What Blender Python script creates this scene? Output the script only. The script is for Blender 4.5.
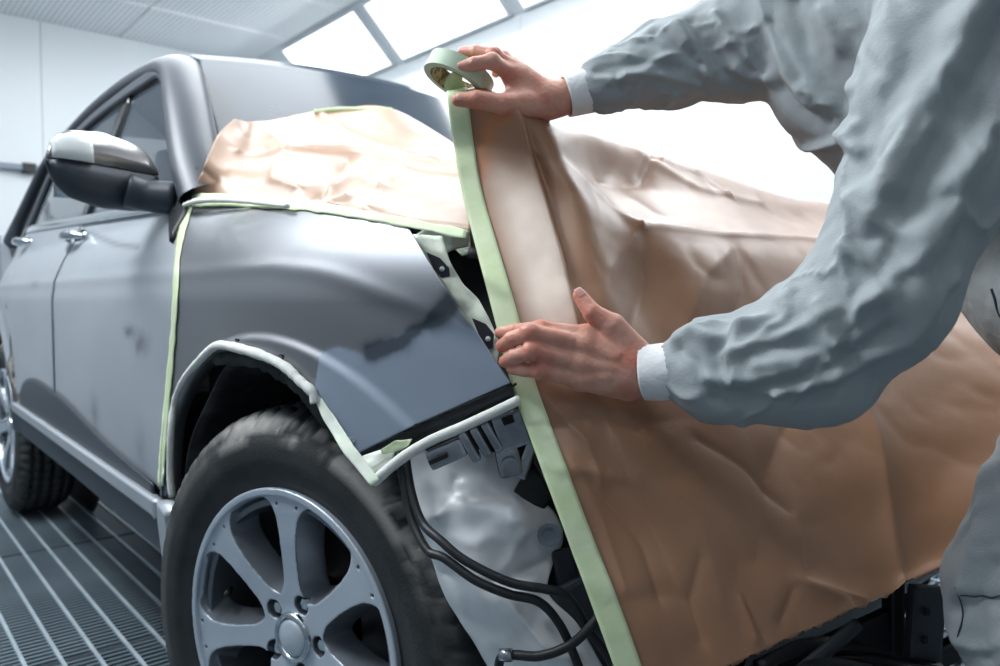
import bpy, bmesh, math, random
import numpy as np
from mathutils import Vector, Matrix
random.seed(7); rng = np.random.default_rng(7)
for o in list(bpy.data.objects): bpy.data.objects.remove(o, do_unlink=True)
S = bpy.context.scene; COL = S.collection; PI = math.pi

# ------------------------------------------------------------------ camera
CP = np.array([1.100, -1.374, .886]); YAW = .711; PIT = .045; F = 765.
cv = np.array([-math.cos(YAW)*math.cos(PIT), math.sin(YAW)*math.cos(PIT), -math.sin(PIT)])
cr = np.cross(cv, [0, 0, 1.]); cr /= np.linalg.norm(cr); cu = np.cross(cr, cv)
cam = bpy.data.cameras.new('camera'); co = bpy.data.objects.new('camera', cam); COL.objects.link(co)
M = Matrix.Identity(4)
for i in range(3): M[i][0], M[i][1], M[i][2], M[i][3] = cr[i], cu[i], -cv[i], CP[i]
co.matrix_world = M
cam.sensor_width = 36; cam.lens = 36*F/1000; cam.clip_start = .02
cam.dof.use_dof = True; cam.dof.focus_distance = .95; cam.dof.aperture_fstop = 5.0
S.camera = co

# ------------------------------------------------------------------ world, light, exposure
W = bpy.data.worlds.new('world'); S.world = W; W.use_nodes = True
W.node_tree.nodes['Background'].inputs[0].default_value = (.80, .90, 1, 1)
W.node_tree.nodes['Background'].inputs[1].default_value = .5
S.view_settings.view_transform = 'Standard'; S.view_settings.look = 'None'
S.view_settings.gamma = 1; S.view_settings.use_curve_mapping = False
S.view_settings.exposure = 0.46
def area(name, loc, target, sx, sy, power, color=(.93, .97, 1)):
    l = bpy.data.lights.new(name, 'AREA'); l.shape = 'RECTANGLE'; l.size = sx; l.size_y = sy
    l.energy = power; l.color = color
    o = bpy.data.objects.new(name, l); COL.objects.link(o); o.location = loc
    o.rotation_euler = (Vector(target)-Vector(loc)).to_track_quat('-Z', 'Y').to_euler()
    return o
# the tube fixtures in the two coves, as the lamps' light (one long strip per side); the overhead light is added, no lamp hangs there
area('cove_light_far', (-2.4, 1.98, 3.0), (-2.4, 0.4, .9), 7.4, .45, 68)
area('cove_light_near', (-.9, -2.0, 2.95), (-.4, -.5, .7), 3.0, .45, 98)
area('added_top_light', (-2.2, .1, 3.2), (-2.2, .1, 0), 6.0, 1.0, 95)

# ------------------------------------------------------------------ rays, from a pixel of the photograph into the place
def D(px, py):
    px = np.asarray(px, float); py = np.asarray(py, float)
    return cv+((px-500)/F)[..., None]*cr-((py-333)/F)[..., None]*cu
def P(px, py, d): return CP+np.asarray(d, float)[..., None]*D(px, py)
def proj(X):
    d = np.asarray(X)-CP; z = d@cv
    return np.stack([500+F*(d@cr)/z, 333-F*(d@cu)/z, z], -1)
def ss(x, a, b):
    t = np.clip((x-a)/(b-a), 0, 1); return t*t*(3-2*t)
def Yf(x, z):                      # side surface of the car body, y over x (forward) and z (up)
    y = -.905+.05*(np.maximum(.62-z, 0)/.4)**2
    k = .55+.45*ss(x, -.6, -.3)
    zz = np.clip(z-.88, 0, .18)
    y = y+k*2.2*zz**1.7+.34*np.maximum(z-1.06, 0)
    y = y+.38*np.maximum(x+.15, 0)**2+.08*np.maximum(-2.1-x, 0)**2
    rr = np.hypot(x, z-.36); y = y-.008*(1-ss(rr, .462, .478))
    rr = np.hypot(x+2.62, z-.36); y = y-.012*(1-ss(rr, .47, .495))
    cz = .935-.09*np.maximum(x, 0)-.05*ss(x, .1, .45)
    y = y-.0022*np.exp(-((z-cz)/.012)**2)+.0012*np.exp(-((z-cz+.025)/.02)**2)
    return y
def march(px, py, g, t0=.4, t1=8, n=900):
    px = np.ravel(px); py = np.ravel(py); d = D(px, py); t = np.linspace(t0, t1, n)
    X = CP+t[None, :, None]*d[:, None, :]; G = g(X) > 0
    i = np.clip(np.argmax(G, 1), 1, n-1); a = t[i-1].copy(); b = t[i].copy()
    for _ in range(28):
        m = (a+b)/2; q = g(CP+m[:, None]*d) > 0
        b = np.where(q, m, b); a = np.where(q, a, m)
    return CP+b[:, None]*d
def on_side(px, py, off=0.): 
    return march(px, py, lambda X: X[..., 1]-Yf(X[..., 0], X[..., 2])+off)
def on_plane(px, py, n, d0):
    n = np.array(n, float); d = D(px, py); t = (d0-CP@n)/(d@n); return CP+t[..., None]*d

# ------------------------------------------------------------------ noise
def _h(i, j, k, s):
    n = (i*374761393+j*668265263+k*2147483647+s*974634777) & 0xffffffff
    n = ((n ^ (n >> 13))*1274126177) & 0xffffffff
    return ((n ^ (n >> 16)) & 0xffff)/65535.
def vn(p, s=0):                    # value noise -1..1
    p = np.asarray(p, float); f = np.floor(p); t = p-f; t = t*t*t*(t*(t*6-15)+10)
    i, j, k = [f[..., a].astype(np.int64) for a in range(3)]
    r = 0
    for a in (0, 1):
        for b in (0, 1):
            for c in (0, 1):
                w = (t[..., 0] if a else 1-t[..., 0])*(t[..., 1] if b else 1-t[..., 1])*(t[..., 2] if c else 1-t[..., 2])
                r = r+w*_h(i+a, j+b, k+c, s)
    return r*2-1
def fbm(p, s=0, o=3):
    r = 0; a = 1
    for q in range(o): r = r+a*vn(p*2.0**q+13.7*q, s+q); a *= .5
    return r

# ------------------------------------------------------------------ materials
def rgb(h): 
    f = lambda c: ((c/255+.055)/1.055)**2.4 if c/255 > .04045 else c/255/12.92
    return tuple(f(c) for c in h)+(1,)
def mat(name, c, rough=.5, metal=0, c2=None, ns=20, nd=3, bump=0, bs=120, coat=0, spec=.5, trans=0, sss=0, emit=None, alpha=1, ramp=(.35, .65), stretch=None, attrs=()):
    m = bpy.data.materials.new(name); m.use_nodes = True; N = m.node_tree.nodes; L = m.node_tree.links
    b = N['Principled BSDF']; I = b.inputs
    I['Base Color'].default_value = rgb(c); I['Roughness'].default_value = rough; I['Metallic'].default_value = metal
    I['Coat Weight'].default_value = coat; I['Coat Roughness'].default_value = .08; I['Specular IOR Level'].default_value = spec
    I['Transmission Weight'].default_value = trans; I['Alpha'].default_value = alpha
    if sss: I['Subsurface Weight'].default_value = sss; I['Subsurface Radius'].default_value = (.012, .004, .002); I['Subsurface Scale'].default_value = .6
    if emit: I['Emission Color'].default_value = rgb(emit[0]); I['Emission Strength'].default_value = emit[1]
    tc = N.new('ShaderNodeTexCoord'); vec = tc.outputs['Object']
    if stretch:
        mp = N.new('ShaderNodeMapping'); mp.inputs['Scale'].default_value = stretch; L.new(vec, mp.inputs[0]); vec = mp.outputs[0]
    out = None
    if c2 is not None:
        n = N.new('ShaderNodeTexNoise'); n.inputs['Scale'].default_value = ns; n.inputs['Detail'].default_value = nd; L.new(vec, n.inputs[0])
        r = N.new('ShaderNodeValToRGB'); r.color_ramp.elements[0].position, r.color_ramp.elements[1].position = ramp
        r.color_ramp.elements[0].color = rgb(c); r.color_ramp.elements[1].color = rgb(c2)
        L.new(n.outputs[0], r.inputs[0]); out = r.outputs[0]
    for an, ac in attrs:           # vertex attributes: paint patches with a shape of their own
        a = N.new('ShaderNodeAttribute'); a.attribute_name = an
        mx = N.new('ShaderNodeMix'); mx.data_type = 'RGBA'; L.new(a.outputs['Fac'], mx.inputs[0])
        if out: L.new(out, mx.inputs[6])
        else: mx.inputs[6].default_value = rgb(c)
        mx.inputs[7].default_value = rgb(ac); out = mx.outputs[2]
    if out: L.new(out, I['Base Color'])
    if bump:
        n = N.new('ShaderNodeTexNoise'); n.inputs['Scale'].default_value = bs; n.inputs['Detail'].default_value = 4; L.new(vec, n.inputs[0])
        u = N.new('ShaderNodeBump'); u.inputs['Strength'].default_value = bump; u.inputs['Distance'].default_value = .004
        L.new(n.outputs[0], u.inputs['Height']); L.new(u.outputs[0], I['Normal'])
    return m
MT = {}
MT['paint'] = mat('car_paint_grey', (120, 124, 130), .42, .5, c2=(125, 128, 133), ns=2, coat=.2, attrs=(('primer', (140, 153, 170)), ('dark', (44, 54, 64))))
MT['door_paint'] = mat('sanded_door_paint', (172, 179, 186), .45, .3, c2=(163, 170, 178), ns=5, nd=3, coat=.15, stretch=(.4, .4, 1), attrs=(('dark', (60, 66, 72)),))
MT['pillar'] = mat('pillar_paint', (62, 68, 76), .42, .1, coat=0, spec=.3)
MT['black'] = mat('black_plastic', (22, 27, 31), .5, c2=(34, 39, 43), ns=30, bump=.1)
MT['gloss_black'] = mat('gloss_black', (14, 18, 22), .15)
MT['dusty'] = mat('dusty_black_plastic', (20, 25, 28), .75, c2=(70, 74, 74), ns=14, nd=8, bump=.5, bs=60, ramp=(.5, .8))
MT['dark'] = mat('dark_cavity', (13, 17, 20), .8, c2=(26, 31, 34), ns=9, bump=.3, bs=30)
MT['grey_mirror'] = mat('mirror_cap_grey', (138, 137, 138), .25, .6, coat=.4)
MT['rubber'] = mat('tyre_rubber', (28, 33, 36), .62, c2=(42, 46, 48), ns=18, nd=6, bump=.25, bs=200, attrs=(('dust', (160, 158, 154)),))
MT['alloy'] = mat('machined_alloy', (186, 197, 210), .36, .45, c2=(200, 210, 220), ns=6, nd=5, bump=.05, bs=300)
MT['alloy_dark'] = mat('painted_alloy_pocket', (112, 119, 127), .33, .5)
MT['chrome'] = mat('chrome', (200, 208, 214), .12, 1)
MT['lens'] = mat('clear_lens', (222, 228, 230), .12, spec=.8)
MT['steel'] = mat('zinc_steel', (176, 182, 188), .22, .85, c2=(140, 147, 155), ns=30, bump=.15, bs=50)
MT['disc'] = mat('brake_disc', (92, 92, 96), .4, .8, c2=(70, 55, 50), ns=8)
MT['rust'] = mat('rusty_hub', (44, 24, 22), .8, c2=(74, 36, 26), ns=20, nd=6, bump=.4)
MT['inner'] = mat('white_inner_panel', (222, 227, 231), .40, c2=(232, 236, 239), ns=6, nd=6, bump=.18, bs=14, coat=.15)
MT['foam'] = mat('white_foam', (232, 234, 230), .85, c2=(222, 226, 220), ns=80, bump=.3, bs=300, sss=.1)
MT['tape'] = mat('green_masking_tape', (204, 222, 176), .6, c2=(214, 228, 192), ns=25, bump=.35, bs=60)
MT['tape_pale'] = mat('pale_masking_tape', (214, 226, 208), .6, c2=(226, 232, 222), ns=25, bump=.4, bs=50)
MT['glass'] = mat('tinted_glass', (60, 70, 80), .04, 0, spec=.9, alpha=.62)
MT['wind'] = mat('windshield_glass', (34, 46, 58), .16, 0, c2=(48, 60, 72), ns=4, spec=.2, coat=0, alpha=.95)
MT['skin'] = mat('skin', (216, 164, 145), .48, c2=(204, 140, 120), ns=34, nd=6, bump=.3, bs=190, sss=.12, ramp=(.4, .7), attrs=(('red', (200, 112, 92)),))
MT['nail'] = mat('fingernail', (206, 152, 138), .3)
MT['cloth'] = mat('grey_coverall_cloth', (164, 172, 175), .72, c2=(156, 164, 168), ns=5, bump=.2, bs=420, spec=.3)
MT['cuff'] = mat('white_knit_cuff', (236, 238, 240), .85, bump=.5, bs=90)
MT['thread'] = mat('dark_piping', (40, 46, 52), .7)
MT['hair'] = mat('brown_hair', (52, 38, 30), .7, bump=.8, bs=80, stretch=(1, 1, .2))
MT['wall'] = mat('booth_wall_white', (226, 231, 234), .35, spec=.3)
MT['wall_grey'] = mat('unseen_wall_grey', (128, 134, 140), .45, spec=.3)  # unseen near and front walls, greyed to cut the fill light
MT['ceil'] = mat('ceiling_white', (248, 249, 250), .6)
MT['wframe'] = mat('white_frame', (216, 222, 226), .4)
MT['lamp'] = mat('lit_diffuser', (255, 255, 255), .5, emit=((250, 253, 255), 1.6))
MT['bar'] = mat('galvanised_bar', (200, 214, 222), .4, .4, c2=(180, 196, 206), ns=12)
MT['slat'] = mat('grating_slat', (124, 140, 150), .45, .4, c2=(106, 122, 132), ns=3)
MT['pit'] = mat('pit_dark', (52, 62, 70), .9)
MT['rail'] = mat('grey_rail', (120, 130, 140), .4, .3)
MT['card'] = mat('cardboard_core', (150, 140, 96), .8, c2=(84, 78, 50), ns=150, nd=2, ramp=(.5, .56))
MT['roll'] = mat('roll_side', (186, 208, 184), .6, c2=(196, 216, 192), ns=10)
def paper_mat(name, a, b, g, rough=.42, coat=.35):
    m = mat(name, a, rough, c2=b, ns=9, nd=8, coat=coat, bump=.12, bs=500, ramp=(.3, .7))
    m.node_tree.nodes['Principled BSDF'].inputs['Coat Roughness'].default_value = g
    return m
MT['kraft'] = paper_mat('kraft_paper', (158, 116, 85), (146, 104, 74), .34, .6, .8)
N_ = MT['kraft'].node_tree; b_ = N_.nodes['Principled BSDF']; l_ = b_.inputs['Base Color'].links[0].from_socket; x_ = N_.nodes.new('ShaderNodeMix'); x_.data_type = 'RGBA'; y_ = N_.nodes.new('ShaderNodeAttribute'); y_.attribute_name = 'light_through'
N_.links.new(y_.outputs['Fac'], x_.inputs[0]); N_.links.new(l_, x_.inputs[6]); x_.inputs[7].default_value = rgb((188, 112, 58)); z_ = N_.nodes.new('ShaderNodeMix'); z_.data_type = 'RGBA'; y_ = N_.nodes.new('ShaderNodeAttribute'); y_.attribute_name = 'pale'; N_.links.new(y_.outputs['Fac'], z_.inputs[0]); N_.links.new(x_.outputs[2], z_.inputs[6]); z_.inputs[7].default_value = rgb((238, 222, 208)); N_.links.new(z_.outputs[2], b_.inputs['Base Color'])  # the paler tone of the flap is sheen put into the colour
MT['kraft_pale'] = paper_mat('pale_kraft_paper', (174, 142, 119), (166, 134, 110), .35, .45, .35)

# ------------------------------------------------------------------ mesh helpers
def new(name, me, m=None, parent=None):
    o = bpy.data.objects.new(name, me); COL.objects.link(o)
    if m is not None: me.materials.append(MT[m] if isinstance(m, str) else m)
    if parent is not None: o.parent = parent
    return o
def mesh(name, V, Fc, m=None, parent=None, smooth=True):
    me = bpy.data.meshes.new(name)
    V = np.asarray(V, float)
    me.from_pydata(V.tolist(), [], Fc if isinstance(Fc, list) else Fc.tolist()); me.update()
    if smooth: me.shade_smooth()
    return new(name, me, m, parent)
def thing(name, label, cat, loc=(0, 0, 0), group=None):
    o = bpy.data.objects.new(name, None); COL.objects.link(o); o.location = loc; o.empty_display_size = .1
    return tag(o, label, cat, group)
def tag(o, label, cat, group=None):
    o['label'] = label; o['category'] = cat
    if group: o['group'] = group
    return o
def lab(o, label): o['label'] = label; return o
def struct(o): o['kind'] = 'structure'; return o
def stuff(o): o['kind'] = 'stuff'; return o
def gridfaces(nu, nv, close=False):
    i = np.arange(nu-1)[:, None]*nv+np.arange(nv-1)[None, :]
    f = np.stack([i, i+1, i+nv+1, i+nv], -1).reshape(-1, 4)
    if close:
        j = np.arange(nu-1)*nv; g = np.stack([j+nv-1, j, j+nv, j+2*nv-1], -1); f = np.vstack([f, g])
    return f
def gridmesh(name, G, m, parent=None, solid=0, flip=False, off=-1, smooth=True):
    nu, nv = G.shape[:2]; f = gridfaces(nu, nv)
    if flip: f = f[:, ::-1]
    o = mesh(name, G.reshape(-1, 3), f, m, parent, smooth)
    if solid:
        s = o.modifiers.new('solid', 'SOLIDIFY'); s.thickness = solid; s.offset = off
    return o
def resample(pts, n, smooth=True):
    p = np.asarray(pts, float)
    if smooth and len(p) > 2: p = catmull(p, 12)
    s = np.r_[0, np.cumsum(np.linalg.norm(np.diff(p, axis=0), axis=1))]; t = np.linspace(0, s[-1], n)
    return np.stack([np.interp(t, s, p[:, k]) for k in range(p.shape[1])], -1)
def catmull(p, k, ax=0):
    p = np.moveaxis(np.asarray(p, float), ax, 0); n = len(p)
    e = np.concatenate([2*p[:1]-p[1:2], p, 2*p[-1:]-p[-2:-1]]); out = []
    for i in range(n-1):
        a, b, c, d = e[i], e[i+1], e[i+2], e[i+3]
        for t in np.arange(k)/k:
            out.append(.5*((2*b)+(-a+c)*t+(2*a-5*b+4*c-d)*t*t+(-a+3*b-3*c+d)*t**3))
    out.append(p[-1]); return np.moveaxis(np.array(out), 0, ax)
def coons(top, bot, left, right, nu, nv, smooth=True):   # top/bottom run along u, left/right run top->bottom along v
    T, B = resample(top, nu, smooth), resample(bot, nu, smooth); Lf, R = resample(left, nv, smooth), resample(right, nv, smooth)
    u = np.linspace(0, 1, nu)[:, None, None]; w = np.linspace(0, 1, nv)[None, :, None]
    return ((1-w)*T[:, None]+w*B[:, None]+(1-u)*Lf[None]+u*R[None]
            - (1-u)*(1-w)*T[0]-u*(1-w)*T[-1]-(1-u)*w*B[0]-u*w*B[-1])
def box(name, lo, hi, m, parent=None, bev=.004, rot=None, at=None):
    bm = bmesh.new(); bmesh.ops.create_cube(bm, size=1)
    lo = Vector(lo); hi = Vector(hi)
    for v_ in bm.verts: v_.co = Vector([(lo[i]+hi[i])/2+v_.co[i]*(hi[i]-lo[i]) for i in range(3)])
    if bev: bmesh.ops.bevel(bm, geom=bm.edges[:], offset=bev, segments=2, affect='EDGES', profile=.6)
    if rot is not None: bmesh.ops.transform(bm, matrix=rot, verts=bm.verts)
    if at is not None: bmesh.ops.translate(bm, vec=at, verts=bm.verts)
    me = bpy.data.meshes.new(name); bm.to_mesh(me); bm.free()
    return new(name, me, m, parent)
def tube(pts, rad, n=12, res=6, cap=True, flat=None, jit=0, seed=0):
    """swept tube; flat=(normal vectors, ratio) squashes it. Returns V, F"""
    p = catmull(np.asarray(pts, float), res) if len(pts) > 2 else np.asarray(pts, float)
    r = np.atleast_1d(np.asarray(rad, float))
    r = np.interp(np.linspace(0, 1, len(p)), np.linspace(0, 1, len(r)), r) if len(r) > 1 else np.full(len(p), r[0])
    if jit: r = r*(1+jit*vn(np.stack([np.arange(len(p))*.7, np.arange(len(p))*0+seed, np.arange(len(p))*0], -1)))
    T = np.gradient(p, axis=0); T /= np.linalg.norm(T, axis=1)[:, None]+1e-12
    nrm = np.cross(T[0], [0, 0, 1.]) if abs(T[0][2]) < .9 else np.cross(T[0], [1., 0, 0]); nrm /= np.linalg.norm(nrm)
    V = []; a = np.linspace(0, 2*PI, n, endpoint=False)
    for i in range(len(p)):
        nrm = nrm-T[i]*(nrm@T[i]); nrm /= np.linalg.norm(nrm); b = np.cross(T[i], nrm)
        V.append(p[i]+r[i]*(np.cos(a)[:, None]*nrm+np.sin(a)[:, None]*b))
    V = np.array(V); f = gridfaces(len(p), n, True).tolist()
    Vf = V.reshape(-1, 3)
    if cap: f += [list(range(n))[::-1], list(range((len(p)-1)*n, len(p)*n))]
    return Vf, f
def tubeobj(name, pts, rad, m, parent=None, **k):
    V_, f = tube(pts, rad, **k); return mesh(name, V_, f, m, parent)
def join(parts):
    V_ = []; Fs = []; o = 0
    for a, f in parts:
        V_.append(np.asarray(a)); Fs += [[int(x)+o for x in q] for q in f]; o += len(a)
    return np.vstack(V_), Fs
def lathe(prof, n, a0=0, a1=2*PI):       # profile (r, o) around local -Y, returns V, F ; angle in the x-z plane
    prof = np.asarray(prof, float); cl = abs(a1-a0-2*PI) < 1e-6
    a = np.linspace(a0, a1, n, endpoint=not cl)
    G = np.stack([prof[None, :, 0]*np.cos(a)[:, None], np.repeat(-prof[None, :, 1], n, 0), prof[None, :, 0]*np.sin(a)[:, None]], -1)
    if cl: G = np.concatenate([G, G[:1]])
    V_ = G[:-1] if cl else G; m_ = len(prof); N_ = len(V_)
    f = []
    for i in range(N_ if cl else N_-1):
        j = (i+1) % N_
        for k in range(m_-1): f.append([i*m_+k, j*m_+k, j*m_+k+1, i*m_+k+1])
    return V_.reshape(-1, 3), f
def setattr_(o, name, val):
    a = o.data.attributes.new(name, 'FLOAT', 'POINT'); a.data.foreach_set('value', np.asarray(val, np.float32).ravel())
def ribbon(pts, normals, width, m, name, parent=None, thick=.0006, seed=0, rag=0.):
    """flat strip along pts, its width running along the given side vectors"""
    p = np.asarray(pts, float); w = np.asarray(normals, float); w = w/np.linalg.norm(w, axis=-1)[:, None]
    ws = np.broadcast_to(np.asarray(width, float), (len(p),))
    u = np.linspace(0, 1, 5)[None, :, None]
    e = rag*vn(np.stack([np.arange(len(p))*.9, np.full(len(p), seed), np.zeros(len(p))], -1))
    G = p[:, None]+w[:, None]*(ws[:, None, None]*u+e[:, None, None]*(u-.5))
    return gridmesh(name, G, m, parent, solid=thick)

# ------------------------------------------------------------------ signed distance fields and surface nets
class Field:
    def __init__(s, lo, hi, h):
        s.lo = np.array(lo, float); s.h = h; s.n = np.ceil((np.array(hi)-s.lo)/h).astype(int)+1
        s.F = np.full(s.n, 1., np.float32)
    def win(s, lo, hi):
        a = np.clip(np.floor((lo-s.lo)/s.h).astype(int), 0, s.n); b = np.clip(np.ceil((hi-s.lo)/s.h).astype(int)+1, 0, s.n)
        sl = tuple(slice(x, y) for x, y in zip(a, b))
        g = [s.lo[k]+s.h*np.arange(a[k], b[k], dtype=np.float32) for k in range(3)]
        return sl, g[0][:, None, None], g[1][None, :, None], g[2][None, None, :]
    def put(s, sl, d, k, sub=False):
        f = s.F[sl]
        if sub: d = -d; hh = np.maximum(k-np.abs(f-d), 0)/k; s.F[sl] = np.maximum(f, d)+hh*hh*k*.25
        else: hh = np.maximum(k-np.abs(f-d), 0)/k; s.F[sl] = np.minimum(f, d)-hh*hh*k*.25
    def cap(s, a, b, ra, rb, k=.01, sub=False, sq=None):
        a = np.asarray(a, float); b = np.asarray(b, float); m = max(ra, rb)+k+3*s.h
        sl, X, Y, Z = s.win(np.minimum(a, b)-m, np.maximum(a, b)+m)
        d = b-a; L2 = max(d@d, 1e-9); px, py, pz = X-a[0], Y-a[1], Z-a[2]
        t = np.clip((px*d[0]+py*d[1]+pz*d[2])/L2, 0, 1)
        qx, qy, qz = px-t*d[0], py-t*d[1], pz-t*d[2]
        if sq is None: r2 = np.sqrt(qx*qx+qy*qy+qz*qz)
        else:                                   # flattened along direction sq[0] by factor sq[1] (>1 thinner)
            e = np.asarray(sq[0], float); e = e/np.linalg.norm(e); w = qx*e[0]+qy*e[1]+qz*e[2]
            r2 = np.sqrt(np.maximum(qx*qx+qy*qy+qz*qz+w*w*(sq[1]**2-1), 0))
        s.put(sl, (r2-(ra+(rb-ra)*t)).astype(np.float32), k, sub)
    def ell(s, c, R, ax=None, k=.01, sub=False):
        c = np.asarray(c, float); R = np.asarray(R, float); ax = np.eye(3) if ax is None else np.asarray(ax, float)
        m = R.max()+k+3*s.h; sl, X, Y, Z = s.win(c-m, c+m); p = (X-c[0], Y-c[1], Z-c[2]); q = g = 0
        for i in range(3):
            w = (p[0]*ax[i][0]+p[1]*ax[i][1]+p[2]*ax[i][2])/R[i]; q = q+w*w; g = g+w*w/R[i]**2
        k0 = np.sqrt(q); s.put(sl, (k0*(k0-1)/np.sqrt(np.maximum(g, 1e-12))).astype(np.float32), k, sub)
    def nets(s):
        Fd = s.F; n = Fd.shape; neg = Fd < 0
        cnt = np.zeros(tuple(x-1 for x in n), np.int8)
        cs = [(i, j, k) for i in (0, 1) for j in (0, 1) for k in (0, 1)]
        for i, j, k in cs: cnt += neg[i:n[0]-1+i, j:n[1]-1+j, k:n[2]-1+k]
        I = np.argwhere((cnt > 0) & (cnt < 8)); idx = np.full(cnt.shape, -1, np.int64); idx[tuple(I.T)] = np.arange(len(I))
        val = {c: Fd[I[:, 0]+c[0], I[:, 1]+c[1], I[:, 2]+c[2]].astype(float) for c in cs}
        acc = np.zeros((len(I), 3)); w = np.zeros(len(I))
        for c in cs:
            for ax in range(3):
                if c[ax]: continue
                e = list(c); e[ax] = 1; e = tuple(e); a, b = val[c], val[e]; x = (a < 0) != (b < 0)
                t = np.where(x, a/np.where(x, a-b, 1), 0); q = np.tile(np.array(c, float), (len(I), 1)); q[:, ax] = t
                acc[x] += q[x]; w[x] += 1
        V_ = s.lo+s.h*(I+acc/w[:, None]); Fs = []
        for ax in range(3):
            a1, a2 = (ax+1) % 3, (ax+2) % 3
            sl0 = [slice(None)]*3; sl1 = [slice(None)]*3; sl0[ax] = slice(0, -1); sl1[ax] = slice(1, None)
            ch = neg[tuple(sl0)] != neg[tuple(sl1)]; E_ = np.argwhere(ch)
            E_ = E_[(E_[:, a1] > 0) & (E_[:, a2] > 0) & (E_[:, a1] < n[a1]-1) & (E_[:, a2] < n[a2]-1)]
            g = neg[E_[:, 0], E_[:, 1], E_[:, 2]]
            def cell(d1, d2):
                q = E_.copy(); q[:, a1] -= d1; q[:, a2] -= d2; return idx[q[:, 0], q[:, 1], q[:, 2]]
            qd = np.stack([cell(1, 1), cell(0, 1), cell(0, 0), cell(1, 0)], -1)
            qd[~g] = qd[~g][:, ::-1]; Fs.append(qd)
        return V_, np.vstack(Fs)
def vnormals(V_, Fq):
    n = np.cross(V_[Fq[:, 2]]-V_[Fq[:, 0]], V_[Fq[:, 3]]-V_[Fq[:, 1]]); N_ = np.zeros_like(V_)
    for k in range(4): np.add.at(N_, Fq[:, k], n)
    return N_/(np.linalg.norm(N_, axis=1)[:, None]+1e-12)
def relax(V_, Fq, it=2, lam=.5):
    for _ in range(it):
        A = np.zeros_like(V_); c = np.zeros(len(V_))
        for k in range(4):
            np.add.at(A, Fq[:, k], V_[Fq[:, (k+1) % 4]]+V_[Fq[:, (k+3) % 4]]); np.add.at(c, Fq[:, k], 2)
        V_ = V_+(A/c[:, None]-V_)*lam
    return V_
def polydist(V_, pts):
    pts = np.asarray(pts, float); best = np.full(len(V_), 1e9)
    for a, b in zip(pts[:-1], pts[1:]):
        d = b-a; t = np.clip(((V_-a)@d)/(d@d), 0, 1); best = np.minimum(best, np.linalg.norm(V_-a-t[:, None]*d, axis=1))
    return best

# the primer patch is matt and not metallic
nt = MT['paint'].node_tree; b_ = nt.nodes['Principled BSDF']; a_ = nt.nodes.new('ShaderNodeAttribute'); a_.attribute_name = 'primer'
for nm_, hi_, lo_ in (('Metallic', .6, 0.), ('Roughness', .40, .46)):
    r_ = nt.nodes.new('ShaderNodeMapRange'); nt.links.new(a_.outputs['Fac'], r_.inputs[0]); r_.inputs[3].default_value = hi_; r_.inputs[4].default_value = lo_; nt.links.new(r_.outputs[0], b_.inputs[nm_])
# (primer patch is matt)
# ------------------------------------------------------------------ the booth
X0, X1, YW, ZC, ZL, YC = -6.6, 3.2, 2.3, 3.3, 2.87, 1.86
def wall(name, axis, pos, lo, hi, z0, z1, step, inward, wm='wall'):
    root = struct(box(name, *(((pos, lo, z0), (pos+.08*-inward, hi, z1)) if axis == 0 else ((lo, pos, z0), (hi, pos-.08*inward, z1))), wm, bev=0))
    n = round((hi-lo)/step); s = (hi-lo)/n; first = None
    for i in range(n):
        a, b = lo+i*s+.002, lo+(i+1)*s-.002
        if first is None:
            if axis == 0: first = box('wall_panel', (0, 0, z0), (.02, b-a, z1), wm, root, bev=.002)
            else: first = box('wall_panel', (0, 0, z0), (b-a, .02, z1), wm, root, bev=.002)
            c = first
        else: c = first.copy(); COL.objects.link(c); c.parent = root
        q = pos if inward > 0 else pos-.02
        c.location = (q, a, 0) if axis == 0 else (a, q, 0)
    return root
wall('wall_back', 0, X0, -YW, YW, 0, ZC, 1.15, 1)
wall('wall_front', 0, X1, -YW, YW, 0, ZC, 1.15, -1, 'wall_grey')
wall('wall_left', 1, YW, X0, X1, 0, ZL, 1.2, -1)
wall('wall_right', 1, -YW, X0, X1, 0, ZL, 1.2, 1, 'wall_grey')
ceil = struct(box('ceiling', (X0, -YC, ZC), (X1, YC, ZC+.06), 'ceil', bev=0))
n = 10; first = None
for j in range(3):                       # filter panels of the ceiling with their fine ribs
    for i in range(n):
        w_, l_ = 2*YC/3, (X1-X0)/n
        if first is None:
            first = c = box('ceiling_panel', (.012, .012, -.02), (l_-.012, w_-.012, 0), 'ceil', ceil, bev=.003)
            bxs = []
            for k in range(30):
                y = .03+k*(w_-.06)/29; V_ = np.array([(x, yy, z) for x in (.03, l_-.03) for yy in (y-.006, y+.006) for z in (-.026, -.02)])
                bxs.append((V_, [[0, 1, 3, 2], [4, 6, 7, 5], [0, 4, 5, 1], [2, 3, 7, 6], [0, 2, 6, 4]]))
            rv, rf = join(bxs); rib = stuff(mesh('rib', rv, rf, 'wframe', c, False))
        else:
            c = first.copy(); COL.objects.link(c); c.parent = ceil
            r_ = rib.copy(); COL.objects.link(r_); r_.parent = c
        c.location = (X0+i*l_, -YC+j*w_, ZC)
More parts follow.
